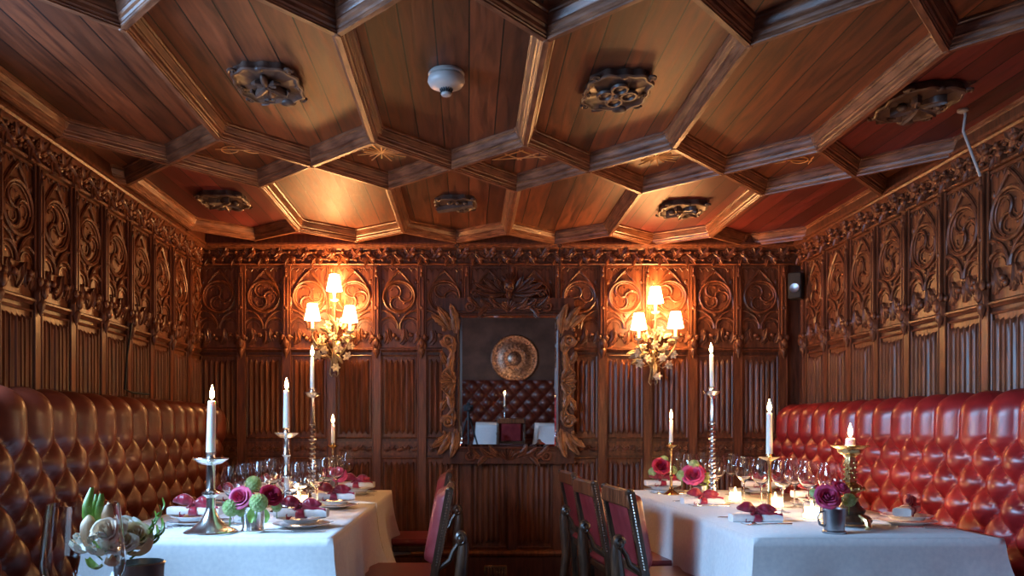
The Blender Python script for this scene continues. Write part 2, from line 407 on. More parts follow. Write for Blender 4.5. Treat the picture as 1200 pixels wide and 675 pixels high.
# --- frieze: running vine carved between two mouldings
def frieze(Ln, seed):
    rr = random.Random(seed); b = MB()
    b.prism([(0, 0), (-.03, 0), (-.036, .008), (-.03, .016), (-.018, .020), (0, .022)], (0, 0, 2.305), (Ln, 0, 2.305), (0, 1, 0))
    b.prism([(0, 0), (-.022, 0), (-.03, .010), (-.05, .016), (-.056, .026), (-.07, .030), (-.07, .044), (0, .044)], (0, 0, 2.412), (Ln, 0, 2.412), (0, 1, 0))
    b.box(0, Ln, -.012, 0, 2.32, 2.42)
    n = int(Ln/.02); per = .19
    b.tube([(Ln*i/n, -.024, 2.37+.026*sin(2*pi*(Ln*i/n)/per)) for i in range(n+1)], .0075, 6)
    k = int(Ln/(per/2))
    for i in range(k):
        x = .05+i*per/2; s = 1 if i % 2 else -1
        if x > Ln-.06: break
        b.acanthus((x, 2.37-s*.016), s*.45, .10, .060, .014, s*.5, 3, -.018, lift=.022)
        b.acanthus((x+.03, 2.37+s*.01), pi-s*.6, .07, .05, .014, -s*.5, 3, -.020, lift=.014)
        b.ball((x+.055, -.034, 2.37+s*.020), (.020, .016, .018), 8, 6)
        b.ball((x+.025, -.030, 2.37-s*.028), (.012, .012, .012), 8, 5)
        b.spiral((x+.075, 2.37-s*.02), .018, 1.2, .0055, rr.uniform(0, 6), s, -.026, 5)
    return b
frieze(XR-XL, 1).build('frieze', M['oak'], wb, loc=(XL, YB, 0))
frieze(YB-2.6, 2).build('frieze', M['oak'], wr, loc=(XR, YB, 0), rz=-pi/2)
frieze(YB-2.6, 3).build('frieze', M['oak'], wl, loc=(XL, 2.6, 0), rz=pi/2)
for x0, x1, y0, y1 in ((XL, XR, YB-.055, YB),): 
    MB().box(x0, x1, y0, y1, 2.456, H).build('cornice_board', M['oak_dark'], wb)
MB().box(XR-.06, XR, YR, YB, 2.456, H).build('cornice_board', M['oak_dark'], wr)
MB().box(XL, XL+.06, YR, YB, 2.456, H).build('cornice_board', M['oak_dark'], wl)
b = MB(); b.prism([(0, 0), (-.03, 0), (-.045, .012), (-.05, .03), (-.04, .045), (-.02, .05), (0, .06)], (XL, YB, .228), (XR, YB, .228), (0, 1, 0))
b.build('dado_rail', M['oak'], wb)
bb = MB().box(XL, XR, YB-.03, YB, 0, .228, .004).build('baseboard_back', M['oak_dark']); bb['kind'] = 'structure'
o = MB().box(.11, .275, -.010, .0, .05, .172, .003)
vent = thing('wall_vent', (0, YB-.03, 0), 'small brass ventilation grille set in the skirting below the mirror', 'vent')
o.build('frame', M['brass'], vent)
g = MB()
for i in range(7): g.box(.125+i*.02, .135+i*.02, -.016, -.008, .065, .157)
g.build('grille', M['oak_dark'], vent)

# ------------------------------------------------------------------ ceiling
P0 = .692; SH = .055
def cx(k): return -.432 + P0*k
rows = {'D0': .62, 'B0': 1.58, 'C0': 1.93, 'B1': 0, }
# rows from near to far: (D near apex row, vertical to E/B row, C points)
Dn, Bn, Cn = [.95-.0, 2.64, 4.33], [1.91, 3.63, 5.29], [2.27, 3.98, 5.56]
def V(k, y, half=False):
    x = cx(k) + (P0/2 if half else 0); return (x, y+SH*x)
ceil_b = MB(); idx = []
def clipx(p): return (max(XL, min(XR, p[0])), min(YB, p[1]))
def cell(pts, red):
    # split polygon clipped to the room box
    poly = pts
    for ax, lim, sgn in ((0, XL, 1), (0, XR, -1), (1, YB, -1)):
        out = []
        for i in range(len(poly)):
            a, c = poly[i], poly[(i+1) % len(poly)]
            ia, ic = sgn*(a[ax]-lim) >= 0, sgn*(c[ax]-lim) >= 0
            if ia: out.append(a)
            if ia != ic:
                t = (lim-a[ax])/(c[ax]-a[ax]); out.append(tuple(a[q]+t*(c[q]-a[q]) for q in (0, 1)))
        poly = out
        if len(poly) < 3: return
    ceil_b.add([(p[0], p[1], H) for p in poly], [tuple(range(len(poly)))]); idx.append(1 if red else 0)
segs = []
for k in range(-3, 5):
    for r in range(3):
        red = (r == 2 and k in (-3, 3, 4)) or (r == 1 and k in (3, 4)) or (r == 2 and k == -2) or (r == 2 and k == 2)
        near = Cn[r-1] if r else .6
        cell([V(k, Dn[r]), V(k, Dn[r]-.35, True) if r == 0 else V(k, Cn[r-1], True), V(k+1, Dn[r]), V(k+1, Bn[r]), V(k, Cn[r], True), V(k, Bn[r])], red)
        segs.append((V(k, Dn[r]), V(k, Bn[r])))
        segs.append((V(k, Bn[r]), V(k, Cn[r], True))); segs.append((V(k+1, Bn[r]), V(k, Cn[r], True)))
        if r < 2:
            cell([V(k, Bn[r]), V(k, Cn[r], True), V(k, Dn[r+1]), V(k-1, Cn[r], True)], False)
            segs.append((V(k, Cn[r], True), V(k, Dn[r+1]))); segs.append((V(k, Cn[r], True), V(k+1, Dn[r+1])))
        else:
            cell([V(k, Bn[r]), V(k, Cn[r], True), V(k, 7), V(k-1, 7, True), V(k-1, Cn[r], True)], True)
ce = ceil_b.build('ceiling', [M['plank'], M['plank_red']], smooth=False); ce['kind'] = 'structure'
ce.data.polygons.foreach_set('material_index', idx)
# solid slab above and the part over the camera
MB().box(XL-.1, XR+.1, YR-.1, YB+.1, H+.004, H+.1).build('ceiling_boards', M['plank'], ce, smooth=False)
half = [(.050, .100), (.050, .088), (.043, .083), (.043, .076), (.039, .070), (.036, .056), (.031, .048), (.031, .042), (.024, .036), (.022, .022), (.016, .016), (.016, .010), (.012, .007), (.011, 0)]
half = [(x*.88, z*.8) for x, z in half]
bprof = half + [(-x, z) for x, z in reversed(half)]
def clipseg(a, c):
    a, c = list(a), list(c)
    for ax, lim, sgn in ((0, XL, 1), (0, XR, -1), (1, YB-.04, -1)):
        ia, ic = sgn*(a[ax]-lim) >= 0, sgn*(c[ax]-lim) >= 0
        if not ia and not ic: return None
        if ia != ic:
            t = (lim-a[ax])/(c[ax]-a[ax]); p = [a[q]+t*(c[q]-a[q]) for q in (0, 1)]
            if ia: c = p
            else: a = p
    return a, c
for a, c in segs:
    r = clipseg(a, c)
    if not r: continue
    a, c = Vector(r[0]), Vector(r[1]); d = c-a
    if d.length < .02: continue
    ln = d.length; u = d/ln; e = .001
    b = MB().prism(bprof, (-e, 0, 0), (ln+e, 0, 0), (0, 1, 0))
    for q in (0, ln): b.lathe([(.0005, -.004), (.009, -.003), (.0150, .002)] + [(x*1.22+.001, z+.003) for x, z in reversed(half)], 12, (q, 0, 0), cap=False)
    o = b.build('beam', M['beam'], ce, smooth=True, angle=25, loc=(a.x, a.y, H-.08)); o.rotation_euler.z = atan2(u.y, u.x)
# gold line motifs drawn in the lozenges
def motif(x, y, kind):
    b = MB(); z = H-.0015
    def ln(x0, y0, x1, y1, r=.0035): b.tube([(x+x0, y+y0, z), (x+x1, y+y1, z)], r, 5)
    if kind == 0:
        for i in range(8):
            a = pi*i/8+.1; r = .13 if i % 2 else .085; ln(-r*cos(a), -r*sin(a), r*cos(a), r*sin(a))
    elif kind == 1:
        for s in (-1, 1):
            for d in (-.06, .06): ln(d-.07*s, -.07, d+.07*s, .07)
        ln(-.14, .07, .14, .02)
    else:
        for s in (-1, 1): b.tube([(x+s*.05+.045*cos(t*.5)*s, y+.05*sin(t*.5+.3), z) for t in range(-5, 6)], .0035, 5)
        ln(-.12, -.01, .12, .015); ln(.1, -.05, .12, .06)
    b.build('gold_inlay', M['gold_line'], ce)
for k, kind in ((-1, 2), (0, 0), (1, 1), (2, 0), (3, 2)):
    x, y = V(k, 3.97); motif(x, y, kind)
# carved bosses (cartouches)
def boss(px, py, label, charge, sc=1.0, seed=0):
    Z = 1.36*930/(501-py); X = (px-549)/930*Z
    t = thing('ceiling_boss', (X, Z, H), label, 'ceiling carving', None)
    b = MB(); pts = []
    n = 64
    def out(a):
        # square cartouche with bitten corners
        c_, s_ = cos(a), sin(a); k = max(abs(c_), abs(s_)); r = .108/k; r *= 1-.22*max(0, (min(abs(c_), abs(s_))/k-.45)/.55)**1.2
        r *= 1+.035*sin(a*12+seed); return (r*c_*1.12, r*s_)
    rings = [(1.0, 0), (1.02, -.022), (.95, -.030), (.86, -.022)]
    vs = []; fs = []
    for q, z in rings:
        for i in range(n): px_, py_ = out(2*pi*i/n); vs.append((px_*q, py_*q, z))
    vs.append((0, 0, -.028))
    for k in range(len(rings)-1):
        for i in range(n): j = (i+1) % n; fs.append((k*n+i, (k+1)*n+i, (k+1)*n+j, k*n+j))
    for i in range(n): fs.append(((len(rings)-1)*n+i, len(vs)-1, (len(rings)-1)*n+(i+1) % n))
    b.add(vs, fs); b.build('shield', M['medal'], t)
    b = MB(); c2 = MB(); n2 = 64
    c2.tube([(1.0*out(2*pi*i/n2)[0], -.026, out(2*pi*i/n2)[1]) for i in range(n2)], .0075, 7, True)
    for sx in (-1, 1):
        for sy in (-1, 1):
            c2.spiral((sx*.104, sy*.088), .016, 1.3, .0062, (0 if sx > 0 else pi), sx*sy, -.026, 6)
        c2.spiral((sx*.112, .018), .016, 1.3, .0062, pi/2, -sx, -.026, 6)
    c2.ball((.040, -.024, .112), (.036, .018, .018), 12, 8)
    for i in range(3): c2.acanthus((.004-.012*i, .106), pi-.05-.25*i, .055, .026, .010, .3, 2, -.020, lift=.006)
    c2.ball((0, -.026, -.104), (.018, .012, .012), 8, 6)
    T = Matrix(((1, 0, 0, 0), (0, 0, 1, 0), (0, 1, 0, 0), (0, 0, 0, 1)))
    b.add(c2.v, [tuple(reversed(f)) for f in c2.f], T); b.build('scroll_edge', M['medal'], t)
    c3 = MB()
    if charge == 'lily':
        c3.ball((0, -.032, -.034), (.013, .012, .036), 12, 8); c3.ball((0, -.032, .030), (.012, .010, .022), 10, 6)
        for s in (-1, 1):
            c3.tube([(0, -.034, -.02), (s*.03, -.036, .01), (s*.05, -.036, .03), (s*.062, -.034, .012)], [.012, .012, .010, .006], 8)
            c3.tube([(0, -.034, -.025), (s*.03, -.036, -.04), (s*.045, -.034, -.030)], [.009, .007, .004], 6)
        c3.tube([(-.03, -.036, -.02), (.03, -.036, -.02)], .006, 6)
    elif charge == 'quatrefoil':
        for i in range(4):
            a = i*pi/2; c3.tube(arc(.038*cos(a), .038*sin(a), .024, 0, 2*pi, -.034, 16)[:-1], .0055, 5, True)
            c3.ball((.038*cos(a), -.03, .038*sin(a)), (.02, .006, .02), 8, 5)
        c3.ball((0, -.036, 0), (.012, .008, .012), 8, 5)
    elif charge == 'bend':
        c3.tube([(-.09, -.034, .05), (.09, -.034, -.05)], .016, 6)
        for i in range(3): c3.ball((-.03+.04*i, -.032, -.045), (.012, .008, .012), 8, 5); c3.ball((.05-.04*i, -.032, .05), (.012, .008, .012), 8, 5)
    else:
        for i in range(5): a = i*2*pi/5; c3.acanthus((0, 0), a, .075, .035, .012, .3, 2, -.028)
        for i in range(4): c3.ball((-.05+.035*i, -.034, .02*sin(i*2)), (.016, .01, .014), 8, 5)
    MB().add([(p[0]*1.22, p[1]*1.5+.014, p[2]*1.1) for p in c3.v], [tuple(reversed(f)) for f in c3.f], T).build('carved_charge', M['medal'], t)
    t.scale = (sc, sc*(1.42 if py < 150 else 1.2), sc)
boss(315, 96, 'carved wooden ceiling boss with a fleur-de-lis shield, nearest on the left', 'lily', 1.0)
boss(723, 104, 'carved wooden ceiling boss with a four-petalled flower, right of the smoke detector', 'quatrefoil', 1.02, 1)
boss(262, 233, 'low carved boss on the dark red panel at the far left of the ceiling', 'leafy', 1.1, 2)
boss(534, 237, 'carved ceiling boss with a diagonal band, above the mirror', 'bend', .98, 3)
boss(800, 243, 'leafy carved ceiling boss over the right wall lamp', 'leafy', 1.1, 4)
boss(1076, 118, 'shadowed carved boss on the red panel at the right edge', 'leafy', 1.1, 5)
# smoke detector
t = thing('smoke_detector', ((523-549)/930*(1.36*930/(501-88)), 1.36*930/(501-88), H), 'round white smoke detector on the central ceiling panel', 'smoke detector')
MB().lathe([(.066, 0), (.070, -.006), (.070, -.012), (.062, -.016)], 32).build('base_plate', M['plastic'], t)
MB().lathe([(.060, -.016), (.070, -.022), (.072, -.036), (.064, -.050), (.044, -.060), (.028, -.064), (.024, -.066)], 32).build('housing', M['plastic'], t)
b = MB()
for i in range(16):
    a = 2*pi*i/16; b.tube([(.026*cos(a), .026*sin(a), -.062), (.018*cos(a), .018*sin(a), -.080)], .0022, 4)
b.lathe([(.016, -.064), (.014, -.079)], 16); b.build('sensor_cage', M['dark'], t)
MB().lathe([(.019, -.079), (.021, -.083), (.018, -.089), (.010, -.091)], 20).build('lens_cap', M['plastic'], t)
t = thing('hanging_rod', (2.13, 3.42, H), 'thin white rod hanging beside the dark boss at the right edge', 'rod')
MB().tube([(0, 0, 0), (.012, 0, -.02), (-.01, -.02, -.10), (.05, -.04, -.30)], .006, 8).build('rod', M['plastic'], t)
MB().lathe([(.022, 0), (.022, -.008), (.012, -.014)], 16).build('fixing_plate', M['plastic'], t)
# corner speaker
t = thing('corner_speaker', (2.27, 5.50, 2.13), 'small black loudspeaker mounted high in the back right corner', 'speaker', None, radians(-35))
MB().box(-.045, .045, -.045, .045, -.09, .09, .008).build('cabinet', M['dark'], t)
MB().lathe([(.032, 0), (.032, .006), (.012, .002)], 20, T=Matrix.Translation((0, -.046, -.02)) @ Matrix.Rotation(pi/2, 4, 'X')).build('speaker_cone', M['pewter'], t)
MB().box(-.012, .012, .04, .16, -.012, .012).build('bracket', M['dark'], t)
# loose cable on the left wall
tag(MB().tube([(XL+.045, 4.42, 1.73), (XL+.045, 4.36, 1.55), (XL+.045, 4.33, 1.36), (XL+.045, 4.42, 1.345), (XL+.045, 4.66, 1.345)], .006, 6).build('cable', M['dark']), 'thin black cable run down the left panelling above the banquette', 'cable')

# ------------------------------------------------------------------ mirror
mx0, mx1, mz0, mz1 = -.067, .628, 1.01, 1.943
mcx, mcz = (mx0+mx1)/2, (mz0+mz1)/2
TILT = radians(1.95)
t = thing('wall_mirror', (mcx, YB-.055, mz0-.14), 'large mirror in a carved scrolling wooden frame hung on the back wall', 'mirror')
t.rotation_euler.x = TILT
oz = mz0-.14; W, Hh = (mx1-mx0)/2, mz1-mz0; zb, zt = .14, .14+Hh
gl = MB()
bv = .022
gl.add([(-W+bv, -.010, zb+bv), (W-bv, -.010, zb+bv), (W-bv, -.010, zt-bv), (-W+bv, -.010, zt-bv)], [(0, 1, 2, 3)])
gl.build('mirror_glass', M['mirror'], t, smooth=False)
be = MB(); I = [(-W+bv, -.010, zb+bv), (W-bv, -.010, zb+bv), (W-bv, -.010, zt-bv), (-W+bv, -.010, zt-bv)]; O = [(-W, -.006, zb), (W, -.006, zb), (W, -.006, zt), (-W, -.006, zt)]
be.add(I+O, [(i, 4+i, 4+(i+1) % 4, (i+1) % 4)[::-1] for i in range(4)]); be.build('mirror_bevel', M['mirror'], t, smooth=False)
fr = MB(); fw = .115
fr.box(-W-fw, -W, -.018, .03, zb-fw, zt+fw).box(W, W+fw, -.018, .03, zb-fw, zt+fw).box(-W, W, -.018, .03, zb-fw, zb).box(-W, W, -.018, .03, zt, zt+fw).box(-W, W, .0, .03, zb, zt)
for q, r, y in ((.006, .009, -.022), (.024, .005, -.022)):
    fr.tube([(-W-q, y, zb-q), (W+q, y, zb-q), (W+q, y, zt+q), (-W-q, y, zt+q)], r, 6, True)
fr.build('frame', M['oak_dark'], t)
def side_carving(s):
    b = MB(); X = s*(W+.070); zc = (zb+zt)/2
    for i in range(7):                                    # central fan palmette opening to the outside
        b.acanthus((X-s*.040, zc), (0 if s > 0 else pi)+(-1.25+.417*i), .105, .050, .020, 0, 3, -.020, lift=.016)
    b.ball((X-s*.035, -.040, zc), (.016, .014, .016), 10, 7)
    for d in (-1, 1):
        # big C scroll, its stem running from the palmette to the volute
        b.spiral((X+s*.008, zc+d*.285), .044, 1.8, .013, (0 if s > 0 else pi), -d*s, -.034, 8)
        b.tube([(X+s*(.052-.080*sin(k/12*pi)), -.032, zc+d*(.05+.235*k/12)) for k in range(13)], [.008+.006*k/12 for k in range(13)], 8)
        an = d*pi/2
        b.acanthus((X-s*.020, zc+d*.06), an-d*s*.35, .15, .070, .020, d*s*.45, 4, -.020, lift=.018)
        b.acanthus((X+s*.010, zc+d*.12), an-d*s*.75, .10, .055, .018, d*s*.3, 3, -.022, lift=.016)
        b.acanthus((X-s*.030, zc+d*.20), an+d*s*.2, .12, .050, .018, -d*s*.3, 3, -.022, lift=.016)
        # corner: long leaves sweeping diagonally outwards
        for q, (dx, a_, l_, w_) in enumerate(((-.045, .10, .21, .075), (-.015, -.25, .19, .070), (.015, -.62, .14, .060))):
            b.acanthus((X+s*dx, zc+d*(.335+.02*q)), an+d*s*a_, l_, w_, .022, -d*s*.28, 4, -.020, lift=.024)
        b.ball((X+s*.035, -.036, zc+d*.36), (.014, .012, .014), 8, 6)
    return b
for s in (-1, 1): side_carving(s).build('side_carving', M['gilt_oak'], t)
def rail_carving(z, crest):
    b = MB()
    for s in (-1, 1):
        b.spiral((s*.27, z), .034, 1.6, .011, pi if s > 0 else 0, s, -.032, 7)
        b.tube([(s*(.02+.24*k/12), -.026, z+.02*sin(k/12*pi*2)) for k in range(13)], .010, 6)
        for x, a, d in ((.05, .35, 1), (.13, -.4, -1), (.20, .4, 1), (.10, .2, 1)):
            an = a if s > 0 else pi-a
            b.acanthus((s*x, z-.01*d), an, .12, .05, .016, s*d*.4, 4, -.020, lift=.02)
    for i in range(7): b.acanthus((0, z-.035), pi/2-.9+.3*i, .085, .032, .016, 0, 3, -.022, lift=.018)
    return b
rail_carving(zt+.055, 1).build('top_carving', M['oak'], t); rail_carving(zb-.055, 0).build('bottom_carving', M['oak'], t)
b = MB(); cz0 = zt+.115                                   # crest: mask between leaves
b.ball((0, -.05, cz0+.085), (.040, .032, .055), 14, 10); b.ball((0, -.085, cz0+.075), (.010, .014, .018), 8, 6)
for s in (-1, 1):
    b.ball((s*.016, -.078, cz0+.098), (.010, .008, .006), 8, 5); b.ball((s*.02, -.072, cz0+.06), (.013, .01, .012), 8, 5)
    for a, l in ((.15, .22), (.5, .17), (.85, .14), (-.12, .20)):
        b.acanthus((s*.03, cz0+.03), a if s > 0 else pi-a, l, .06, .018, s*.2, 4, -.026, lift=.03)
    b.acanthus((s*.10, cz0+.04), pi/2+s*-.2, .12, .06, .018, -s*.5, 4, -.026, lift=.03)
    b.spiral((s*.23, cz0+.03), .026, 1.4, .010, 0 if s > 0 else pi, s, -.034, 7)
for i in range(5): b.acanthus((0, cz0+.10), pi/2-.8+.4*i, .075, .035, .014, 0, 3, -.05, lift=-.01)
b.acanthus((0, cz0+.05), -pi/2, .06, .05, .014, 0, 3, -.05)
b.build('crest', M['oak_dark'], t)
for s in (-1, 1): MB().tube([(s*.36, .0, zt+.09), (s*.36, .012, 2.44-oz)], .0025, 5).tube(arc(s*.36, 2.43-oz, .012, 0, 2*pi, .012, 12)[:-1], .004, 5, True).build('hanging_wire', M['dark'], t)

# ------------------------------------------------------------------ sconces
def lily_flower(b, c, R, T=None):
    """six petal daffodil-like flower facing -y with a trumpet"""
    for i in range(6):
        a = i*pi/3; b.acanthus((c[0], c[2]), a, R, R*.62, R*.12, 0, 1, c[1], T, lift=R*.25)
    b.lathe([(R*.14, 0), (R*.18, R*.25), (R*.30, R*.45), (R*.26, R*.45), (R*.13, R*.2)], 12, T=(T or Matrix()) @ Matrix.Translation((c[0], c[1]-.003, c[2])) @ Matrix.Rotation(pi/2, 4, 'X'), cap=False)
def sconce(X, lamps, zbase, label, seed):
    rr = random.Random(seed)
    t = thing('wall_lamp', (X, YB-.02, zbase), label, 'wall lamp', 'floral wall lamps with three shades')
    t.location.y = YB-.01
    MB().lathe([(.035, 0), (.045, .010), (.03, .016), (.01, .03)], 20, T=Matrix.Translation((0, -.0, .20)) @ Matrix.Rotation(pi/2, 4, 'X')).build('wall_plate', M['brass'], t)
    for (dx, z, y) in lamps:
        arm = [(0, -.03, .02), (dx*.15, -.06, .10), (dx*.7, y*.9, z-.20), (dx, y, z-.13), (dx, y, z-.085)]
        pts = []
        P = [Vector(p) for p in arm]
        for i in range(len(P)-1):
            a, c = P[i], P[i+1]; a0 = P[i-1] if i else a; c1 = P[i+2] if i+2 < len(P) else c
            for q in range(6):
                s = q/6; pts.append(.5*((2*a)+(c-a0)*s+(2*a0-5*a+4*c-c1)*s*s+(3*a-a0-3*c+c1)*s**3))
        pts.append(P[-1]); arm_o = MB().tube(pts, .006, 7).build('arm', M['iron'], t)
        MB().lathe([(.012, -.09), (.026, -.083), (.030, -.074), (.012, -.072), (.010, -.068), (.010, -.012)], 14, (dx, y, z)).build('candle_tube', M['petal_metal'], arm_o)
        sh = MB().lathe([(.056, -.012), (.034, .100)], 28, (dx, y, z), cap=False); o = sh.build('lamp_shade', M['shade'], t)
        l = bpy.data.lights.new('bulb_light', 'POINT'); l.energy = 4.5 if abs(dx) > .05 else 2.6; l.color = (1, .43, .14); l.shadow_soft_size = .018
        lo = bpy.data.objects.new('bulb_light', l); COL.objects.link(lo); lo.parent = t; lo.location = (dx, y, z+.108)
        MB().lathe([(.004, -.012), (.010, .01), (.013, .035), (.006, .055), (.001, .062)], 12, (dx, y, z)).build('bulb', M['flame'], o)
    # foliage
    for i in range(13):
        a = rr.uniform(-.3, pi+.3) if i < 9 else rr.uniform(pi, 2*pi)
        r = rr.uniform(.03, .10); zc = .20+rr.uniform(-.02, .05)
        T = Matrix.Translation((r*cos(a), -.06-rr.uniform(0, .05), zc+r*sin(a)*1.2)) @ Matrix.Rotation(rr.uniform(-.5, .5), 4, 'Z') @ Matrix.Rotation(rr.uniform(-.4, .4), 4, 'X')
        MB().acanthus((0, 0), a+rr.uniform(-.4, .4), rr.uniform(.07, .11), .034, .008, rr.uniform(-.5, .5), 1, 0, T).build('leaf', M['iron'], t)
    fl = [(-.055, .16, -.13), (.045, .17, -.14), (-.11, .13, -.10), (.10, .12, -.10), (.0, .26, -.12), (.02, .04, -.10), (-.08, .24, -.08), (.085, .25, -.07), (-.03, .34, -.10), (.04, .36, -.08), (-.12, .20, -.12), (.125, .19, -.12)]
    for i, (x, z, y) in enumerate(fl):
        T = Matrix.Translation((x, y, z)) @ Matrix.Rotation(rr.uniform(-.6, .6), 4, 'Z') @ Matrix.Rotation(rr.uniform(-.5, .5), 4, 'X')
        b = MB(); lily_flower(b, (0, 0, 0), rr.uniform(.030, .040), T); mf = b.build('metal_flower', M['petal_metal'], t)
        MB().tube([(x, y+.008, z), (x*.6, y*.7, z-.02), (x*.15, -.05, .10+z*.2), (x*.1, -.04, .03)], .003, 5).build('flower_stem', M['iron'], mf)
    b = MB()
    for s in (-1, 1): b.tube([(s*.004, -.03, .16), (s*.018, -.06, .07), (s*.03, -.05, .0), (s*.016, -.045, -.02), (s*.006, -.05, .0)], [.007, .007, .006, .005, .003], 7)
    b.build('stem_tails', M['iron'], t)
    return t
sconce(-.95, [(-.135, .38, -.14), (.125, .365, -.14), (.01, .59, -.10)], 1.53, 'gilt flower-spray wall lamp with three lit shades, left of the mirror', 3)
sconce(1.305, [(-.12, .375, -.14), (.135, .385, -.14), (.005, .565, -.10)], 1.47, 'gilt flower-spray wall lamp with three lit shades, right of the mirror', 5)

# ------------------------------------------------------------------ banquettes
def banquette(side, Xf, Xw, y0, y1, ztop, m, label, P=.185, Q=.20):
    """side=+1: stands on the right wall, faces -x"""
    Ln = y1-y0
    t = thing('banquette', ((Xf+Xw)/2, (y0+y1)/2, 0), label, 'banquette')
    ox, oy = t.location.x, t.location.y
    q = Q; zs0 = .47; zt0 = ztop-.17                      # first button row
    b = MB(); nu = int(Ln/.0145); nv = 96
    arcL = .10*pi/2*1.0
    tot = (ztop-.07-zs0) + .11
    def fn(u, v):
        s = u*Ln; zz = zs0 + v*tot
        a = s/P
        if zz < zt0:
            d = (zt0-zz)/q; h = (abs(sin(pi*(a+d)))*abs(sin(pi*(a-d))))**.42
        else:
            h = abs(sin(pi*a))**.84
            h *= 1
        edge = min(1, min(s, Ln-s)/.05); bulge = sqrt(max(0, 1-(1-edge)**2))
        hh = .070*h
        zk = ztop-.07
        base = (Xf-side*0)
        if zz <= zk: dx = 0; z = zz; nx = 1; nz = 0
        else:
            ang = min(pi*.62, (zz-zk)/.07); dx = .07*(1-cos(ang)); z = zk+.07*sin(ang); nx = cos(ang); nz = sin(ang)
        lean = .05*(zz-zs0)*.5 if zz < zk else .05*(zk-zs0)*.5
        amp = hh*(.25+.75*min(1, (ztop+.12-zz)/.2)) if zz > ztop-.09 else hh
        x = base + side*(.070 - amp*nx + dx + lean + (1-bulge)*.07)
        return (x-ox, y0+s-oy, z+amp*nz*.6 - (1-bulge)*.02)
    b.grid(fn, nu, nv)
    if side > 0: b.f = [tuple(reversed(f)) for f in b.f]
    b.build('tufted_back', m, t, angle=180)
    # solid core and rear
    c = MB(); x0, x1 = sorted((Xf+side*.115, Xw-side*.075)); c.box(x0-ox, x1-ox, y0+.02-oy, y1-.02-oy, .10, ztop-.03, .02); 
    c.build('back_frame', m, t)
    # end pads
    # seat
    sx0, sx1 = sorted((Xf-side*.26, Xf+side*.10))
    s = MB().box(sx0-ox, sx1-ox, y0+.01-oy, y1-.01-oy, .28, .455, .035); s.build('seat_cushion', m, t)
    MB().box(sx0+.02-ox, sx1-.02-ox, y0+.03-oy, y1-.03-oy, 0, .28, .004).build('plinth', M['oak_dark'], t)
    n = 0; bt = None
    r = 0; pts = []
    for r in range(0, 5):
        zz = zt0-r*q/2
        if zz < .66: break
        for k in range(0, int(Ln/P)+1):
            s = (k+(.5 if r % 2 else 0))*P
            if s < .03 or s > Ln-.03: continue
            pts.append((s, zz))
    for s, zz in sorted(pts, key=lambda p: -p[0])[:98]:
        lean = .025*(zz-zs0); x = Xf+side*(.062+lean)-ox
        if bt is None:
            bt = MB().ball((0, 0, 0), (.006, .011, .011), 10, 6).build('button', m, t); bt.location = (x, y0+s-oy, zz)
        else: reuse(bt, t, (x, y0+s-oy, zz))
    return t
banquette(1, 2.09, XR, 1.45, 5.55, 1.285, M['leather'], 'long red deep-buttoned leather banquette along the right wall')
banquette(-1, -1.65, XL, 2.70, 5.52, 1.29, M['leather_brown'], 'long red-brown deep-buttoned leather banquette along the left wall', .19, .235)

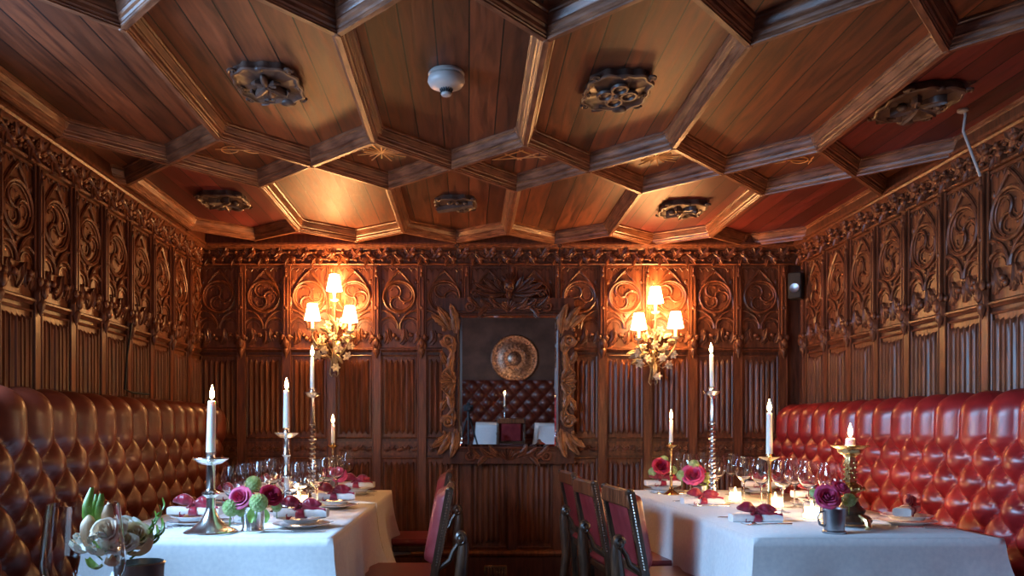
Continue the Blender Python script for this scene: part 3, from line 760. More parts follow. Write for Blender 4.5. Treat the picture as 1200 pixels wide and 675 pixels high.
# ------------------------------------------------------------------ tables with cloths
TZ = .75
def table(x0, x1, y0, y1, label):
    t = thing('dining_table', ((x0+x1)/2, (y0+y1)/2, 0), label, 'table'); hx, hy = (x1-x0)/2-.012, (y1-y0)/2-.012
    MB().box(-hx, hx, -hy, hy, TZ-.035, TZ-.006, .006).build('tabletop', M['oak_dark'], t)
    for sx in (-1, 1):
        for sy in (-1, 1):
            MB().box(sx*(hx-.1)-.03, sx*(hx-.1)+.03, sy*(hy-.1)-.03, sy*(hy-.1)+.03, 0, TZ-.03, .006).build('leg', M['oak_dark'], t)
def cloth(x0, x1, y0, y1, m, label, drop=.36, seed=0, out=.05, short=0, flat=0):
    rr = random.Random(seed); cxm, cym = (x0+x1)/2, (y0+y1)/2; hx, hy = (x1-x0)/2, (y1-y0)/2
    R = .012; n = []
    per = []; NS = 36; NL = int(36*hy/hx)
    def seg(a, c, k):
        for i in range(k): t_ = i/k; per.append((a[0]+(c[0]-a[0])*t_, a[1]+(c[1]-a[1])*t_))
    seg((-hx, -hy), (hx, -hy), NS); seg((hx, -hy), (hx, hy), NL); seg((hx, hy), (-hx, hy), NS); seg((-hx, hy), (-hx, -hy), NL)
    K = len(per); rows_ = 14; vs = []; fs = []; ph = rr.uniform(0, 6)
    cum = 0; ds = []
    for i in range(K):
        ds.append(cum); j = (i+1) % K; cum += sqrt((per[j][0]-per[i][0])**2+(per[j][1]-per[i][1])**2)
    def nrm(i):
        x, y = per[i]; v = Vector((0, 0))
        if abs(abs(x)-hx) < 1e-6: v.x = 1 if x > 0 else -1
        if abs(abs(y)-hy) < 1e-6: v.y = 1 if y > 0 else -1
        return v.normalized()
    for r in range(rows_+1):
        t_ = r/rows_
        for i in range(K):
            x, y = per[i]
            dcx, dcy = hx-abs(x), hy-abs(y); dc = dcx+dcy if (dcx < 1e-6 or dcy < 1e-6) else 1
            cf = math.exp(-(dc/.10)**2); cornf = math.exp(-(dc/.22)**2)
            nv = nrm(i)
            # blend normal near the corners
            diag = Vector((1 if x > 0 else -1, 1 if y > 0 else -1)).normalized()
            dirv = (nv*(1-cf)+diag*cf).normalized()
            s = ds[i]
            fold = .5+.5*sin(s*13+ph)+.35*sin(s*29+ph*2)+.2*noise.noise((s*5, seed, 0))
            o = t_**1.1*(out*.35+.030*fold*(1-cf)*t_ + cornf*.11*t_)
            if t_ > 0: o += .004
            dd = drop
            if short and x*short > 0: dd = drop+(.262-drop)*max(0, min(1, (x*short-hx+.12)/.12))
            if flat and y*flat > hy-.001: dirv = Vector((dirv.x, dirv.y*.12))
            z = TZ+.002 - t_*drop*(1+cornf*.10) - (.002 if t_ == 0 else 0)
            if t_ > 0: z = TZ - .003 - t_*dd*(1+cornf*.10)
            vs.append((x+dirv.x*o, y+dirv.y*o, z))
    for r in range(rows_):
        for i in range(K): j = (i+1) % K; fs.append((r*K+j, r*K+i, (r+1)*K+i, (r+1)*K+j))
    # top grid
    b = MB(); b.add(vs, fs); b.add([(x, y, TZ) for x, y in per], [tuple(range(K))])
    o = b.build('tablecloth', m, loc=(cxm, cym, 0), angle=60); tag(o, label, 'tablecloth', None)
    md = o.modifiers.new('thickness', 'SOLIDIFY'); md.thickness = .0015; md.offset = 1
    return o
table(-1.39, -.49, 2.86, 4.17, 'near cloth-covered dining table by the left banquette')
table(-1.39, -.49, 4.21, 5.05, 'far cloth-covered dining table by the left banquette')
table(1.03, 1.93, 2.86, 5.05, 'long cloth-covered dining table by the right banquette')
cloth(-1.39, -.49, 2.86, 4.17, M['linen'], 'white tablecloth on the near table of the left row', seed=1, short=-1, flat=1)
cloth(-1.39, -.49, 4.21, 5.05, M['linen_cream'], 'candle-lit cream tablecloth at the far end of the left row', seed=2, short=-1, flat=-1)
cloth(1.03, 1.93, 2.86, 5.05, M['linen'], 'long white tablecloth on the right row of tables', drop=.38, seed=3, short=1)

# ------------------------------------------------------------------ chairs
def make_chair():
    t = thing('dining_chair', (0, 0, 0), 'chair', 'chair', 'leather dining chairs with nail trim')
    w2 = .19; zt_, zs = .875, .47
    def bx(z): return -.075*max(0, z-zs)/(zt_-zs)          # rake of the back, rearwards = -x
    for s in (-1, 1):
        b = MB(); pts = [(.03, s*w2, 0), (.012, s*w2, .3), (0, s*w2, zs), (bx(.67), s*w2, .67), (bx(zt_), s*w2, zt_)]
        for a, c in zip(pts[:-1], pts[1:]):
            vs = []
            for p in (a, c):
                vs += [(p[0]-.017, p[1]-.017, p[2]), (p[0]+.017, p[1]-.017, p[2]), (p[0]+.017, p[1]+.017, p[2]), (p[0]-.017, p[1]+.017, p[2])]
            b.add(vs, [(0, 1, 5, 4), (1, 2, 6, 5), (2, 3, 7, 6), (3, 0, 4, 7), (3, 2, 1, 0), (4, 5, 6, 7)])
        b.ball((bx(zt_), s*w2, zt_), (.018, .018, .012), 10, 6)
        b.build('stile', M['chairwood'], t, angle=30)
        # scroll-topped rear post
        b = MB(); X = -.125
        b.tube([(X+.018*cos(a)*(1-a/16), s*w2, .655+.028*sin(a)*(1-a/16)) for a in [i*.45 for i in range(0, 17)]], [.015]*17, 8, flat=1.7)
        b.ball((X, s*w2, .655), (.022, .030, .022), 12, 8)
        b.tube([(X-.012, s*w2, .655), (X-.010, s*w2, .60), (X+.0, s*w2, .50), (X+.005, s*w2, .40), (X-.02, s*w2, .2), (X-.04, s*w2, 0)], [.018, .026, .030, .026, .022, .022], 10)
        b.tube([(X+.012, s*w2, .635), (X+.035, s*w2, .60), (X+.05, s*w2, .56), (X+.09, s*w2, .53), (X+.125, s*w2, .50)], [.010, .011, .012, .012, .012], 8)
        b.build('scroll_post', M['chairwood'], t)['side'] = s
        # front leg, turned
        MB().lathe([(.018, 0), (.022, .03), (.015, .06), (.024, .12), (.026, .20), (.016, .26), (.024, .30), (.026, .42)], 14, (.305, s*.18, 0)).build('leg', M['chairwood'], t)
    b = MB()
    x = bx(zt_-.03)
    b.box(x-.020, x+.016, -w2-.014, w2+.014, zt_-.072, zt_+.004, .008); b.build('top_rail', M['oak'], t)  # browner wood than the stiles, standing in for light on the rail
    b = MB(); x = bx(.50); b.box(x-.014, x+.014, -w2, w2, .50, .54, .004); b.build('lower_rail', M['chairwood'], t)
    # padded leather back
    def pad(u, v):
        z = .535+(zt_-.005-.535)*v; yy = (-w2+.004)+2*(w2-.004)*u
        e = min(1, min(u, 1-u)/.16)*1.0; f = min(1, min(v, 1-v)/.12); k = sqrt(1-(1-e)**2)*sqrt(1-(1-f)**2)
        return (bx(z)+.018+.045*k, yy, z)
    b = MB(); b.grid(pad, 20, 16); b.grid(lambda u, v: (bx(.535+.3*v)-.004, (-w2+.05)+2*(w2-.05)*u, .545+(zt_-.075-.545)*v), 2, 2)
    b.build('backrest', M['chairleather'], t, angle=60)
    for s in (-1, 1):
        b = MB()
        for i in range(26):
            z = .54+i*.0128; b.ball((bx(z)-.002, s*(w2+.0175), z), (.0045, .003, .0045), 6, 4)
            b.ball((bx(z)-.0175, s*(w2), z), (.003, .0045, .0045), 6, 4)
        b.build('nail_trim', M['stud'], t)
    b = MB()
    b.box(.0, .335, -.205, .205, .41, .445, .006); b.build('seat_rail', M['chairwood'], t)
    b = MB().box(-.005, .34, -.202, .202, .442, .485, .018); b.build('seat', M['chairleather'], t)
    b = MB(); 
    for s in (-1, 1): b.tube([(.02, s*.185, .16), (.305, s*.18, .16)], .012, 8)
    b.tube([(.16, -.185, .16), (.16, .185, .16)], .012, 8)
    b.build('stretcher', M['chairwood'], t)
    return t
ch = [make_chair(), False]
chairs = []
def chair_at(xn, yn, xf, yf, flip, label):
    # near stile top at (xn,yn), far at (xf,yf); rake moves the top -.075 rearwards
    c = Vector(((xn+xf)/2, (yn+yf)/2)); d = Vector((xf-xn, yf-yn)).normalized()
    rz = atan2(d.y, d.x)-pi/2 + (pi if flip else 0)
    f = Vector((cos(rz), sin(rz))); o = c+f*.075
    r = instance(ch, (o.x, o.y, 0), rz, label); chairs.append((r, flip))
chair_at(.692, 3.41, .650, 3.78, 0, 'nearest red leather chair with nail trim at the right table')
chair_at(.622, 3.93, .583, 4.30, 0, 'middle one of three nail-trimmed chairs along the right table')
chair_at(.622, 4.70, .592, 5.07, 0, 'farthest dark chair along the right table, by the wall')
chair_at(-.083, 3.52, -.083, 3.92, 1, 'nearer nail-trimmed leather chair pulled up to the left table')
chair_at(-.115, 4.72, -.115, 5.12, 1, 'farther leather chair of the left table, mostly behind the nearer one')

for r, flip in chairs:
    for c in kids(r):
        if 'side' in c:
            near = (c['side'] < 0) != bool(flip)
            if not near: bpy.data.objects.remove(c)
            else: del c['side']
# ------------------------------------------------------------------ candles
def flame_light(parent, z, W=1.0):
    l = bpy.data.lights.new('flame_light', 'POINT'); l.energy = FLAME_W*W; l.color = (1, .55, .22); l.shadow_soft_size = .012
    o = bpy.data.objects.new('flame_light', l); COL.objects.link(o); o.parent = parent; o.location = (0, 0, z)
def candle(x, y, z0, z1, r, label, lean=(0, 0), W=1.0):
    t = thing('candle', (x, y, z0), label, 'candle'); h = z1-z0
    ws = MB().lathe([(r*1.02, 0), (r, h*.3), (r*.88, h-.004), (r*.6, h), (r*.2, h-.003)], 20).build('wax_stick', M['wax'], t)
    MB().tube([(0, 0, h-.004), (.001, 0, h+.010)], .0016, 6).build('wick', M['wick'], ws)
    MB().lathe([(.0005, .004), (.0070, .012), (.0095, .022), (.0072, .036), (.0030, .050), (.0003, .060)], 14, (0, 0, h), cap=False).build('flame', M['flame'], t)
    flame_light(t, h+.028, W); t.rotation_euler = (lean[0], lean[1], 0); return t
def stick(kind, x, y, zd, label, dr=.05, cat='candlestick', m='silver'):
    """zd: height of the drip dish"""
    t = thing('candlestick', (x, y, TZ), label, cat); h = zd-TZ; A = M[m]
    if kind == 'column':
        MB().lathe([(.098, 0), (.100, .006), (.094, .012), (.086, .016), (.074, .020), (.062, .030), (.040, .046), (.028, .066), (.020, .085), (.018, .095)], 36).build('foot', A, t)
        MB().lathe([(.0165, .09), (.0165, .135), (.020, .138), (.034, .148), (.034, .154), (.020, .162), (.0175, .168), (.0175, h-.02), (.022, h-.014)], 28).build('stem', A, t)
    elif kind == 'plain':
        MB().lathe([(.075, 0), (.078, .006), (.060, .014), (.03, .03), (.02, .06), (.016, .09)], 32).build('foot', A, t)
        MB().lathe([(.016, .085), (.016, .16), (.024, .17), (.017, .18), (.015, .26), (.022, .27), (.016, .28), (.016, h-.02), (.022, h-.01)], 24).build('stem', A, t)
    elif kind == 'twist':
        MB().lathe([(.066, 0), (.070, .006), (.052, .016), (.024, .034), (.014, .06)], 28, flute=.04, fk=8).build('foot', A, t)
        pr = [(.012, .055)]; z = .06; k = 0
        while z < h-.17:
            pr += [(.010, z), (.017, z+.012), (.010, z+.024)]; z += .026; k += 1
            if k % 5 == 0: pr += [(.022, z+.006), (.008, z+.012)]; z += .012
        pr += [(.018, h-.16), (.012, h-.15), (.010, h-.03), (.016, h-.012)]
        MB().lathe(pr, 16, flute=.12, fk=4).build('stem', A, t)
    elif kind == 'slim':
        MB().lathe([(.05, 0), (.052, .005), (.036, .012), (.014, .03), (.009, .05)], 28).build('foot', A, t)
        MB().lathe([(.009, .045), (.008, .10), (.013, .11), (.008, .12), (.007, h-.03), (.012, h-.01)], 20).build('stem', A, t)
    elif kind == 'baroque':
        b = MB().lathe([(.075, .02), (.080, .03), (.070, .045), (.050, .055), (.056, .07), (.036, .09), (.028, .11)], 24, flute=.05, fk=3)
        b.build('foot', M['chairwood'], t)
        f = MB()
        for i in range(3):
            a = 2*pi*i/3-pi/2+.3; f.tube([(.05*cos(a), .05*sin(a), .05), (.085*cos(a), .085*sin(a), .035), (.095*cos(a), .095*sin(a), .012), (.088*cos(a), .088*sin(a), .006)], [.012, .013, .011, .013], 8)
        f.build('claw_feet', A, t)
        s = MB().lathe([(.028, .105), (.034, .12), (.020, .135), (.046, .150), (.050, .160), (.040, .172), (.018, .182), (.021, .20), (.019, .24), (.024, .255), (.020, h-.03), (.032, h-.018)], 24, flute=.08, fk=6)
        for i in range(30):
            a = i*.85; s.ball((.023*cos(a), .023*sin(a), .185+.0026*i), .005, 6, 4)
        for i in range(10):
            a = i*2*pi/10; s.ball((.048*cos(a), .048*sin(a), .157), .009, 8, 5)
        s.build('stem', A, t)
    if kind == 'baroque':
        MB().lathe([(.030, h-.022), (.045, h-.012), (.050, h+.002), (.070, h+.012), (.074, h+.016), (.070, h+.017), (.040, h+.006), (.016, h+.004)], 32).build('drip_bowl', A, t)
    elif kind == 'slim':
        MB().lathe([(.010, h-.012), (dr*.7, h-.004), (dr, h+.006), (dr*.95, h+.008), (dr*.4, h+.0), (.013, h)], 24, flute=.03, fk=8).build('drip_dish', A, t)
        MB().lathe([(.014, h), (.016, h+.01), (.013, h+.022)], 18).build('candle_cup', A, t)
    else:
        MB().lathe([(.016, h-.018), (dr*.55, h-.014), (dr*.85, h-.002), (dr, h+.006), (dr*.97, h+.009), (dr*.8, h+.002), (.018, h-.004)], 32).build('drip_dish', A, t)
        MB().lathe([(.018, h-.006), (.0185, h+.008), (.017, h+.012), (.0185, h+.028), (.020, h+.031), (.016, h+.031)], 22).build('candle_cup', A, t)
    return t
stick('column', -.974, 3.0, 1.026, 'large silver column candlestick at the near end of the left table', .066)
candle(-.974, 3.0, 1.055, 1.252, .0165, 'tall thick white candle, nearest on the left table', (0, .02))
stick('plain', -.86, 3.75, 1.118, 'silver candlestick with a wide dish, second from the near end on the left table', .058)
candle(-.86, 3.75, 1.146, 1.327, .0150, 'white candle in the second silver candlestick of the left table')
stick('twist', -.827, 4.2, 1.327, 'tall thin knobbled silver candlestick, the highest on the left table', .048)
candle(-.827, 4.2, 1.356, 1.525, .0110, 'highest burning candle of the left table, below the wall lamp')
stick('slim', -.837, 4.9, 1.034, 'small brass candlestick at the far end of the left table', .036, m='brass')
candle(-.837, 4.9, 1.048, 1.172, .0115, 'short white candle farthest along the left table')
stick('slim', 1.205, 4.72, 1.04, 'small brass candlestick at the far end of the right table', .038, m='brass')
candle(1.205, 4.72, 1.054, 1.197, .0115, 'white candle farthest along the right table')
stick('twist', 1.29, 4.2, 1.335, 'tall thin knobbled silver candlestick, the highest on the right table', .048)
candle(1.29, 4.2, 1.364, 1.54, .0115, 'highest burning candle of the right table', (0, -.03))
stick('slim', 1.327, 3.5, 1.015, 'slender brass candlestick in front of the end of the red banquette', .046, m='brass')
candle(1.327, 3.5, 1.030, 1.216, .0135, 'tall white candle in the slender brass candlestick of the right table')
stick('baroque', 1.525, 3.17, 1.062, 'ornate brass pedestal candlestick with a wide bowl, near end of the right table', m='brass')
candle(1.525, 3.17, 1.066, 1.108, .020, 'short stub of candle burning in the ornate brass bowl')
def votive(x, y, r, h, label, W=.5):
    t = thing('votive_light', (x, y, TZ), label, 'tealight')
    MB().lathe([(r*.8, .002), (r*.95, .006), (r, .02), (r*1.02, h), (r*.97, h), (r*.93, .02), (r*.7, .010)], 24).build('glass_holder', M['glass'], t)
    MB().lathe([(r*.86, .012), (r*.88, h*.62), (r*.3, h*.6)], 20).build('wax', M['votive_glow'], t)
    MB().lathe([(.0005, .0), (.005, .008), (.006, .015), (.002, .028), (.0003, .032)], 10, (0, 0, h*.62), cap=False).build('flame', M['flame'], t)
    flame_light(t, h*.62+.05, W)
votive(-.835, 3.9, .050, .105, 'large glowing glass tealight in the middle of the left table')
votive(1.435, 4.27, .034, .078, 'small glowing glass tealight, farthest of the three on the right table')
votive(1.508, 3.9, .038, .080, 'glowing glass tealight just right of the slender brass candlestick')
votive(1.48, 3.42, .036, .085, 'glowing glass tealight behind the near flower cup of the right table')

# ------------------------------------------------------------------ glasses
def make_glass(name='wine_glass', h=.245, r=.050, lip=.038, rimw=.0011):
    t = thing(name, (0, 0, 0), 'g', 'wine glass')
    hb = h*.47
    outer = [(.004, hb-.012), (.010, hb-.004), (r*.5, hb+.008), (r*.80, hb+.028), (r*.97, hb+.050), (r, hb+.066), (r*.96, hb+.090), (lip+.002, h-.012), (lip, h)]
    inner = [(q-rimw, z) for q, z in reversed(outer[1:])]; inner[-1] = (.001, hb+.001)
    MB().lathe(outer+inner, 28, cap=False).build('bowl', M['glass'], t)
    MB().lathe([(.036, .0), (.037, .0015), (.030, .003), (.012, .006), (.0045, .014), (.0036, .04), (.0036, hb-.02), (.006, hb-.008)], 20).build('stem', M['glass'], t)
    return t
wg = [make_glass(), False]
ords = ['first', 'second', 'third', 'fourth', 'fifth', 'sixth', 'seventh', 'eighth', 'ninth', 'tenth', 'eleventh', 'twelfth', 'thirteenth']
left_g = [(273, 3.25), (288, 3.42), (306, 3.64), (319, 3.98), (340, 3.36), (352, 3.60), (371, 3.84), (383, 4.12), (394, 4.42), (407, 4.97)]
for i, (px, Z) in enumerate(left_g):
    instance(wg, ((px-549)/930*Z, Z, TZ), i*.7, '%s wine glass from the left on the left tables' % ords[i], 'wine glasses on the left tables', 1.0)
right_g = [(796, 5.0), (809, 4.62), (824, 4.9), (840, 4.45), (857, 4.72), (872, 4.25), (892, 3.98), (917, 3.72), (931, 3.95), (948, 3.7), (973, 3.45)]
for i, (px, Z) in enumerate(right_g):
    instance(wg, ((px-549)/930*Z, Z, TZ), i*.9, '%s wine glass from the left on the right table' % ords[i], 'wine glasses on the right table', 1.0)

# ------------------------------------------------------------------ flowers
def petal(b, T, ln, wd, cup, nu=7, nv=6, ruff=.0):
    def fn(u, v):
        vv = v*2-1; w_ = wd*(sin(pi*(.12+.80*u))**.8); x = vv*w_/2
        y = cup*(vv*vv)*wd + ruff*sin(u*9)*abs(vv); z = ln*u
        lean = -.35*ln*u*u + (.22*ln*max(0, u-.75)*4)*0
        return (x, y+lean*-1*.0+.18*ln*sin(u*pi)*-1 + .35*ln*max(0, u-.7), z)
    b.grid(fn, nu, nv, T)
def make_rose(mname):
    t = thing('rose', (0, 0, 0), 'r', 'rose'); b = MB(); rr = random.Random(4)
    k = 0
    for ring, (n, Rr, top, span, cl) in enumerate(((2, .0055, .019, 2.2, .0), (3, .010, .018, 1.35, .002), (4, .0155, .016, 1.0, .004), (5, .021, .013, .85, .007), (6, .0265, .008, .72, .011))):
        for i in range(n):
            a0 = 2*pi*i/n+ring*.9+rr.uniform(-.15, .15); dz = rr.uniform(-.0015, .0015); ph = rr.uniform(0, 6)
            def fn(u, v, a0=a0, Rr=Rr, top=top, span=span, cl=cl, dz=dz, ph=ph):
                vv = 2*v-1; w_ = span*(.35+.65*sin(pi*min(.62, .18+.5*u)))
                rad = Rr*(.30+.70*sin(pi/2*min(1, u*1.35)))*(1+.05*vv)+cl*max(0, (u-.68)/.32)**1.6+.0008*sin(vv*5+ph)*u
                z = -.022+(top+.022+dz)*(u-(.10*vv*vv)*u)-cl*.75*max(0, (u-.74)/.26)**2
                return (rad*cos(a0+vv*w_), rad*sin(a0+vv*w_), z)
            b.grid(fn, 8, 10)
    b.build('petals', M[mname], t, angle=180)
    g = MB()
    g.lathe([(.003, -.03), (.008, -.022), (.010, -.014), (.004, -.008)], 10); g.tube([(0, 0, -.02), (0, .001, -.055)], .0026, 6)
    for i in range(5):
        a = 2*pi*i/5; T = Matrix.Rotation(a, 4, 'Z') @ Matrix.Translation((0, -.006, -.020)) @ Matrix.Rotation(1.3, 4, 'X'); petal(g, T, .022, .008, .1)
    g.build('sepals', M['green'], t); return t
def make_ball():
    t = thing('viburnum_bloom', (0, 0, 0), 'v', 'flower'); b = MB(); rr = random.Random(5); n = 90
    b.ball((0, 0, 0), .021, 10, 7)
    for i in range(n):
        z = 1-2*(i+.5)/n; q = sqrt(1-z*z); a = i*2.39996; d = Vector((q*cos(a), q*sin(a), z))
        T = Matrix.Translation(d*.0235) @ d.to_track_quat('Z', 'Y').to_matrix().to_4x4() @ Matrix.Rotation(rr.uniform(0, 3), 4, 'Z')
        for k in range(4):
            ca, sa = cos(k*pi/2), sin(k*pi/2); b.add([(0, 0, 0), (.004*ca-.0022*sa, .004*sa+.0022*ca, .002), (.0068*ca, .0068*sa, .0012), (.004*ca+.0022*sa, .004*sa-.0022*ca, .002)], [(0, 3, 2, 1)], T)
    b.build('florets', M['lime'], t, smooth=False)
    MB().tube([(0, 0, -.015), (.001, 0, -.055)], .002, 6).build('stem', M['green'], t); return t
roseA, roseB, vib = [make_rose('rose'), False], [make_rose('rose_dark'), False], [make_ball(), False]
def leaf_thing(x, y, z, ang, tilt, ln, wd, label, m='young_leaf'):
    T = Matrix.Rotation(ang, 4, 'Z') @ Matrix.Rotation(tilt, 4, 'X'); b = MB(); petal(b, T, ln, wd, .2, 9, 6)
    o = b.build('leaf', M[m], loc=(x, y, z), angle=180); tag(o, label, 'leaf'); return o
def cup(kind, x, y, label):
    t = thing('flower_cup', (x, y, TZ), label, 'vase')
    if kind == 'julep':
        pr = [(.043, 0), (.045, .004), (.045, .010), (.041, .013), (.040, .020), (.039, .024), (.0415, .07), (.044, .098), (.046, .100), (.046, .106), (.043, .106), (.038, .03)]
        MB().lathe(pr, 32, flute=.012, fk=16).build('body', M['silver'], t)
    elif kind == 'tankard':
        MB().lathe([(.040, 0), (.043, .004), (.043, .010), (.036, .014), (.037, .03), (.040, .06), (.041, .09), (.043, .096), (.039, .096), (.035, .03)], 32).build('body', M['pewter'], t)
        MB().tube([(-.039, 0, .085), (-.056, 0, .080), (-.062, 0, .06), (-.055, 0, .035), (-.038, 0, .028)], .004, 7).build('handle', M['pewter'], t)
    else:
        MB().lathe([(.032, 0), (.034, .004), (.028, .010), (.034, .05), (.038, .085), (.034, .085)], 24).build('body', M['pewter'], t)
    MB().lathe([(.037, .088), (.02, .090), (.001, .091)], 16, cap=False).build('moss', M['green'], t)
def bloom(proto, x, y, z, tx, tz, sc, label, group=None):
    o = proto[0] if not proto[1] else copy_tree(proto[0]); proto[1] = True
    o.location = (x, y, z); o.rotation_euler = (tx, 0, tz); o.scale = (sc,)*3; o['label'] = label
    if group: o['group'] = group
def at(px, py, Z): return (px-549)/930*Z, Z, 1.15-(py-501)/930*Z
# near left bouquet
cup('julep', -.82, 3.02, 'silver julep cup of roses at the near end of the left table')
x, y, z = at(281, 583, 2.98); bloom(roseA, x, y, z, radians(65), radians(-12), 1.25, 'bright pink rose facing the camera in the near left silver cup', 'roses')
x, y, z = at(318, 580, 3.0); bloom(roseB, x, y, z, radians(60), radians(35), 1.2, 'deep crimson rose on the right side of the near left silver cup', 'roses')
for (px, py, Z, sc, lb) in ((303, 589, 2.95, 1.35, 'green viburnum ball between the two roses of the near left cup'), (271, 595, 2.98, 1.3, 'green viburnum ball hanging left of the pink rose, near left cup'), (297, 567, 3.03, 1.2, 'green viburnum ball topmost in the near left cup'), (324, 594, 3.04, .8, 'small green viburnum ball low behind the crimson rose, near left cup'), (283, 600, 3.0, .75, 'small green viburnum ball under the pink rose, near left cup')):
    x, y, z = at(px, py, Z); bloom(vib, x, y, z, .2, px, sc, lb, 'green viburnum blooms')
leaf_thing(*at(294, 597, 2.96), .3, radians(190), .05, .028, 'green leaf hanging over the front of the near left silver cup')
leaf_thing(*at(312, 597, 2.96), -.3, radians(185), .05, .022, 'green leaf hanging over the right rim of the near left silver cup')
# far left bouquet
cup('small', -.83, 4.72, 'dark pewter cup of flowers at the far end of the left table')
x, y, z = at(397, 556, 4.68); bloom(roseA, x, y, z, radians(60), radians(20), 1.4, 'pink rose in the far cup of the left table', 'roses')
x, y, z = at(385, 553, 4.72); bloom(roseB, x, y, z, radians(50), radians(-30), 1.1, 'dark rose behind the pink one in the far cup of the left table', 'roses')
x, y, z = at(379, 565, 4.66); bloom(vib, x, y, z, 0, 0, 1.05, 'pale green viburnum ball in the far cup of the left table', 'green viburnum blooms')
# near right bouquet
cup('tankard', 1.378, 2.99, 'pewter tankard of flowers at the near end of the right table')
x, y, z = at(970, 582, 2.95); bloom(roseA, x, y, z, radians(68), radians(-5), 1.3, 'large pink rose facing the camera in the pewter tankard', 'roses')
x, y, z = at(986, 571, 3.03); bloom(roseA, x, y, z, radians(40), radians(30), 1.0, 'smaller pink rose at the back of the pewter tankard', 'roses')
x, y, z = at(995, 586, 2.99); bloom(vib, x, y, z, 0, 2, 1.0, 'green viburnum ball on the right side of the pewter tankard', 'green viburnum blooms')
x, y, z = at(954, 578, 3.0); bloom(vib, x, y, z, 0, 1, .72, 'small green viburnum ball on the left side of the pewter tankard', 'green viburnum blooms')
# middle right bouquet
cup('small', 1.262, 4.32, 'small pewter cup of flowers in the middle of the right table')
x, y, z = at(812, 556, 4.27); bloom(roseA, x, y, z, radians(65), radians(-15), 1.65, 'big pink rose in the middle cup of the right table', 'roses')
x, y, z = at(820, 553, 4.32); bloom(roseB, x, y, z, radians(60), radians(30), 1.35, 'crimson rose right of the big pink one in the middle cup', 'roses')
for px, py, lb in ((799, 557, 'green viburnum ball left of the big pink rose in the middle cup'), (829, 560, 'green viburnum ball at the right of the middle cup'), (813, 545, 'green viburnum ball on top of the middle cup of the right table')):
    x, y, z = at(px, py, 4.3); bloom(vib, x, y, z, 0, px, 1.15, lb, 'green viburnum blooms')
# far right bouquet
cup('small', 1.20, 4.88, 'small silver cup of flowers at the far end of the right table')
x, y, z = at(775, 546, 4.82); bloom(roseB, x, y, z, radians(65), 0, 1.5, 'crimson rose in the far cup of the right table', 'roses')
for px, py, lb in ((765, 553, 'green viburnum ball at the left of the far cup'), (788, 551, 'pale viburnum ball at the right of the far cup'), (778, 539, 'green viburnum ball on top of the far cup')):
    x, y, z = at(px, py, 4.86); bloom(vib, x, y, z, 0, px, 1.1, lb, 'green viburnum blooms')

# ------------------------------------------------------------------ place settings
def make_plate():
    t = thing('soup_plate', (0, 0, 0), 'p', 'plate')
    MB().lathe([(.050, 0), (.060, .001), (.075, .010), (.112, .018), (.113, .020), (.108, .0205), (.076, .0135), (.05, .008), (.001, .007)], 40).build('lower_plate', M['china'], t)
    MB().lathe([(.045, .0205), (.062, .022), (.072, .034), (.098, .040), (.099, .042), (.094, .0425), (.070, .037), (.055, .029), (.001, .028)], 40).build('upper_plate', M['china'], t)
    return t
def make_napkin():
    t = thing('napkin', (0, 0, 0), 'n', 'napkin')
    def fn(u, v):
        a = 2*pi*v; ex = .030; ez = .0165; c, s_ = cos(a), sin(a)
        sq = (abs(c)**.5*(1 if c > 0 else -1), abs(s_)**.5*(1 if s_ > 0 else -1))
        pin = 1-.18*math.exp(-((u-.5)/.12)**2)
        return (-.105+.21*u, ex*sq[0]*pin*1.15, .0175+ez*sq[1]*pin)
    b = MB(); b.grid(fn, 24, 24)
    for x, d in ((-.105, 1), (.105, -1)):
        b.spiral((0, .0175), .014, 1.5, .0016, 0, 1, x, 4) if False else b.add([(x, 0, .0175)] + [fn(0 if d > 0 else 1, k/24) for k in range(24)], [(0, 1+k, 1+(k+1) % 24) if d < 0 else (0, 1+(k+1) % 24, 1+k) for k in range(24)])
    b.build('folded_cloth', M['linen'], t, angle=50)
    # ribbon band and bow
    r = MB()
    r.grid(lambda u, v: ((-.017+.034*u)*(1-.25*sin(2*pi*v)), .0345*cos(2*pi*v), .0175+.0215*sin(2*pi*v)), 3, 28)
    for s in (-1, 1):
        def loop(u, v, s=s):
            a = 2*pi*v; hh = .026*(sin(pi*min(1, .10+.86*u**.8))**.8)*(1+.12*sin(3*a+u*4))
            up = .030 if s < 0 else .006
            return (s*(.004+.080*u), -.008-.008*u+.014*sin(a)*sin(pi*(.15+.8*u))+.003*sin(u*14+a), .052+up*u*(1.25-u)+hh*cos(a)*.85)
        r.grid(loop, 16, 16)
        def tail(u, v, s=s): return (s*(.004+(.098 if s > 0 else .05)*u), -.020-.012*u+.004*sin(u*8+v*3), .046-(.026 if s > 0 else .05)*u+(v-.5)*(.016+.020*u))
        r.grid(tail, 14, 4)
    r.ball((0, -.006, .050), (.013, .015, .011), 12, 8)
    o = r.build('ribbon_bow', M['ribbon'], t, angle=180); o['label'] = 'burgundy ribbon bow'
    md = o.modifiers.new('thickness', 'SOLIDIFY'); md.thickness = .0012
    return t
def make_fork():
    t = thing('fork', (0, 0, 0), 'f', 'fork'); b = MB()
    b.tube([(0, -.10, .004), (0, -.05, .006), (0, .02, .006), (0, .045, .004)], [.008, .005, .003, .004], 8, flat=.35)
    b.build('handle', M['silver'], t); b = MB()
    b.tube([(0, .04, .004), (0, .052, .003), (0, .065, .004)], [.004, .011, .012], 8, flat=.25)
    for k in range(4): b.tube([(-.0105+.007*k, .062, .004), (-.0105+.007*k, .085, .004), (-.0105+.007*k, .105, .010)], .0014, 5)
    b.build('tines', M['silver'], t); return t
